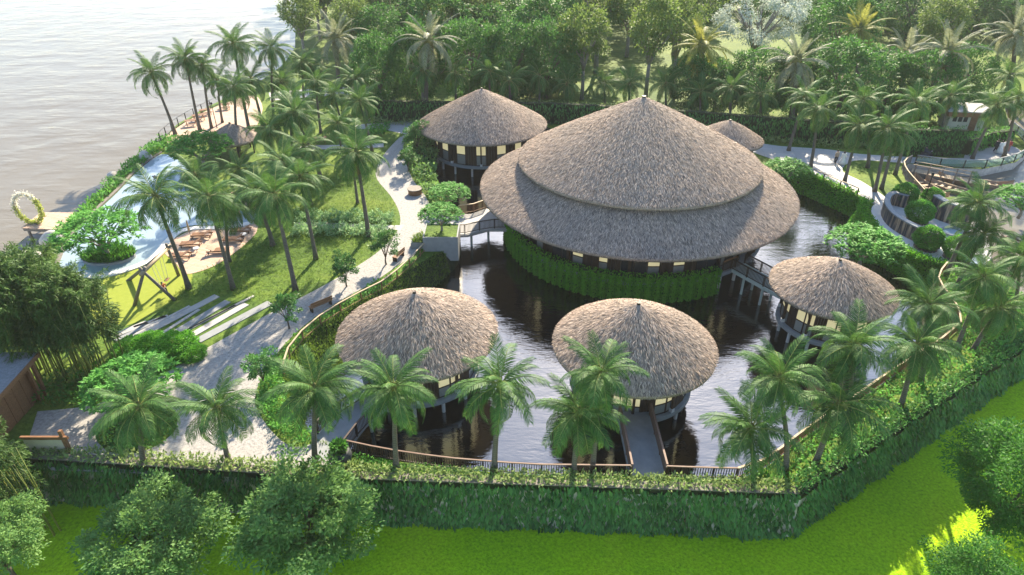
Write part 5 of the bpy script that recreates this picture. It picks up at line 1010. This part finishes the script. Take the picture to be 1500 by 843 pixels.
MB().box((0, 0, 1.0), (4.6, 3.2, 2.0)).build('wall', M['cream'], sh); MB().box((0, 0, 2.35), (5.6, 4.2, 0.7)).build('fascia', M['wood'], sh); MB().box((0, 0, 2.77), (6.2, 4.8, 0.14)).build('roof', M['concrete'], sh); MB().box((0.9, -1.63, 1.0), (0.9, 0.08, 2.0)).build('door', M['wood'], sh)
for k in range(3): MB().box((-1.6 + k * 0.7, -1.62, 1.6), (0.5, 0.06, 0.8)).build('window', M['darkglass'], sh)

# ------------------------------------------------------------------ people
def person(label, x, y, z, rz, h, top, low, pose='stand', dress=False, hair='hair', longhair=False):
    r = thing('person', label, 'person', (x, y, z), rz, None, h / 1.72)
    J = {'pel': (0, 0, .95), 'chest': (0, 0.02, 1.28), 'neck': (0, 0.0, 1.46), 'hd': (0, 0.02, 1.60), 'top': (0, 0.0, 1.70)}
    st = 0.12
    for s, n in ((-1, 'l'), (1, 'r')):
        J[n + 'sh'] = (s * .19, 0, 1.40); J[n + 'el'] = (s * .25, 0.02, 1.12); J[n + 'ha'] = (s * .24, -0.10, 0.88)
        J[n + 'hip'] = (s * .10, 0, .92); J[n + 'kn'] = (s * .11, -st * s * 0.5, .50); J[n + 'an'] = (s * .11, st * s, .08); J[n + 'toe'] = (s * .12, st * s - 0.16, .04)
    if pose == 'sit':
        for s, n in ((-1, 'l'), (1, 'r')):
            J[n + 'kn'] = (s * .12, -.42, .95); J[n + 'an'] = (s * .12, -.50, .52); J[n + 'toe'] = (s * .12, -.64, .48); J[n + 'el'] = (s * .30, -.15, 1.28); J[n + 'ha'] = (s * .26, -.22, 1.52 if top == 'clothorange' else 1.15)
    if pose == 'swim':
        for k_ in list(J): J[k_] = (J[k_][0], (J[k_][2] - 1.3) * -0.9, 0.02 + (0.10 if k_ in ('hd', 'top') else 0))
    names = list(J); ix = {n: i for i, n in enumerate(names)}
    E_ = [('pel', 'chest'), ('chest', 'neck'), ('neck', 'hd'), ('hd', 'top')]
    for n in 'lr': E_ += [('chest', n + 'sh'), (n + 'sh', n + 'el'), (n + 'el', n + 'ha'), ('pel', n + 'hip'), (n + 'hip', n + 'kn'), (n + 'kn', n + 'an'), (n + 'an', n + 'toe')]
    RD = {'pel': .14, 'chest': .15, 'neck': .06, 'hd': .10, 'top': .075, 'sh': .065, 'el': .045, 'ha': .035, 'hip': .10, 'kn': .065, 'an': .045, 'toe': .035}
    me = bpy.data.meshes.new('body'); me.from_pydata([J[n] for n in names], [(ix[a], ix[b]) for a, b in E_], []); me.materials.append(M['skin'])
    o = bpy.data.objects.new('body', me); link(o, r); bm = bmesh.new(); bm.from_mesh(me); sk = bm.verts.layers.skin.verify(); bm.verts.ensure_lookup_table()
    for n in names:
        q = RD.get(n, RD.get(n[1:], .05)); bm.verts[ix[n]][sk].radius = (q, q * (0.8 if n in ('pel', 'chest') else 1))
    bm.verts[0][sk].use_root = True; bm.to_mesh(me); bm.free(); o.modifiers.new('skin', 'SKIN'); sb = o.modifiers.new('sub', 'SUBSURF'); sb.levels = 1; sb.render_levels = 1
    V = lambda n: Vector(J[n])
    t = MB(); t.tube([V('pel') + Vector((0, 0, -.06)) if pose != 'swim' else V('pel'), V('pel').lerp(V('chest'), .5), V('chest'), V('neck')], [.185, .17, .20, .085], 12)
    for n in 'lr': t.tube([V('chest').lerp(V(n + 'sh'), .6), V(n + 'sh'), V(n + 'el'), V(n + 'el').lerp(V(n + 'ha'), .8)], [.09, .085, .065, .05], 8)
    t.build('top_garment', M[top], r, True)
    if dress: MB().lathe([(.16, 1.06), (.22, .85), (.34, .45), (.46, .06), (.40, .05)], 18).build('skirt', M[low], r, True)
    else:
        t = MB()
        for n in 'lr': t.tube([V('pel').lerp(V(n + 'hip'), .6), V(n + 'hip'), V(n + 'kn'), V(n + 'an')], [.13, .125, .09, .07], 9)
        t.build('trousers', M[low], r, True)
    hd = V('hd'); t = MB(); t.lathe([(.01, .13), (.07, .115), (.108, .06), (.118, 0.0), (.11, -.05)] + ([(.12, -.2), (.09, -.3)] if longhair else []), 12, (hd.x, hd.y + 0.015, hd.z + 0.01)); t.build('hair', M[hair], r, True); return r
x, y = at(1223, 240); person('person in tan shirt and dark trousers walking beside the one in white', x, y, 0.02, 0.3, 1.75, 'clothtan', 'clothdark')
x, y = at(1233, 241); person('person in a long white dress walking on the garden path', x, y, 0.02, -0.2, 1.66, 'clothwhite', 'clothwhite', dress=True, longhair=True)
for u, v, lab, a in ((1457, 223, 'person in dark clothes standing on the left of the plaza group', ('clothdark', 'clothdark', 'stand', False)), (1463, 225, 'person in white dress in the middle of the plaza group', ('clothwhite', 'clothwhite', 'stand', True)), (1468, 224, 'person in white top and pale trousers in the plaza group', ('clothwhite', 'clothtan', 'stand', False)), (1475, 223, 'person in red top on the right of the plaza group', ('clothred', 'clothpink', 'stand', False))):
    x, y = at(u, v); person(lab, x, y, 0.02, u * 0.7, 1.7, *a)
person('child in orange top sitting on the left swing seat', SEATS[0].x, SEATS[0].y, SEATS[0].z - 0.62 * 1.15 + 0.02, 0.9, 1.25, 'clothorange', 'clothdark', 'sit')
x, y = at(230, 262); person('person swimming in the upper end of the pool, dark hair showing', x, y, 0.03, 0.8, 1.7, 'skin', 'clothdark', 'swim')
x, y = at(1355, 232); mk = thing('motorbike', 'dark parked motorbike in front of the broad hedge wall', 'motorbike', (x, y, 0.02), 0.2)
for sx_ in (-0.62, 0.62):
    ty = MB().tube([(sx_ + .30 * math.cos(t), 0, .31 + .30 * math.sin(t)) for t in np.linspace(0, 6.283, 25)], .055, 6, False).build('wheel', M['rubber'], mk, True)
    MB().tube([(sx_, -.05, .31), (sx_, .05, .31)], .22, 14).build('rim', M['metal'], ty)
MB().tube([(-.62, 0, .5), (-.3, 0, .55), (.1, 0, .42), (.35, 0, .55), (.55, 0, .95)], [.10, .16, .14, .13, .08], 8).build('body', M['clothdark'], mk, True); MB().tube([(-.75, 0, .74), (-.3, 0, .72), (.05, 0, .70)], [.09, .12, .08], 8).build('seat', M['rubber'], mk, True)
MB().tube([(.52, -.32, 1.02), (.55, 0, .98), (.52, .32, 1.02)], .025, 6).build('handlebar', M['metal'], mk); MB().tube([(.55, 0, .95), (.64, 0, .31)], .035, 6).build('fork', M['metal'], mk); MB().lathe([(.01, .08), (.09, .05), (.1, 0)], 10, (.62, 0, .85)).build('headlight', M['white'], mk)
person('person in dark clothes sitting on the parked motorbike', x - 0.25, y - 0.05, -0.08, 1.77, 1.7, 'clothdark', 'clothdark', 'sit')

# ------------------------------------------------------------------ haze in the air over the site
hz_ = MB(); hz_.box((0, 900, 13.4), (3700, 2700, 35.8)); ho = hz_.build('haze', None); tag(ho, 'pale humid haze in the air over the whole site', 'haze', None, 'stuff')
hm = bpy.data.materials.new('haze_air'); hm.use_nodes = True; nt = hm.node_tree; nt.nodes.remove(nt.nodes['Principled BSDF']); pv = nt.nodes.new('ShaderNodeVolumePrincipled')
pv.inputs['Color'].default_value = (0.97, 0.97, 0.93, 1); pv.inputs['Density'].default_value = 0.0002; pv.inputs['Anisotropy'].default_value = 0.0
nt.links.new(pv.outputs[0], nt.nodes['Material Output'].inputs['Volume']); ho.data.materials.append(hm)
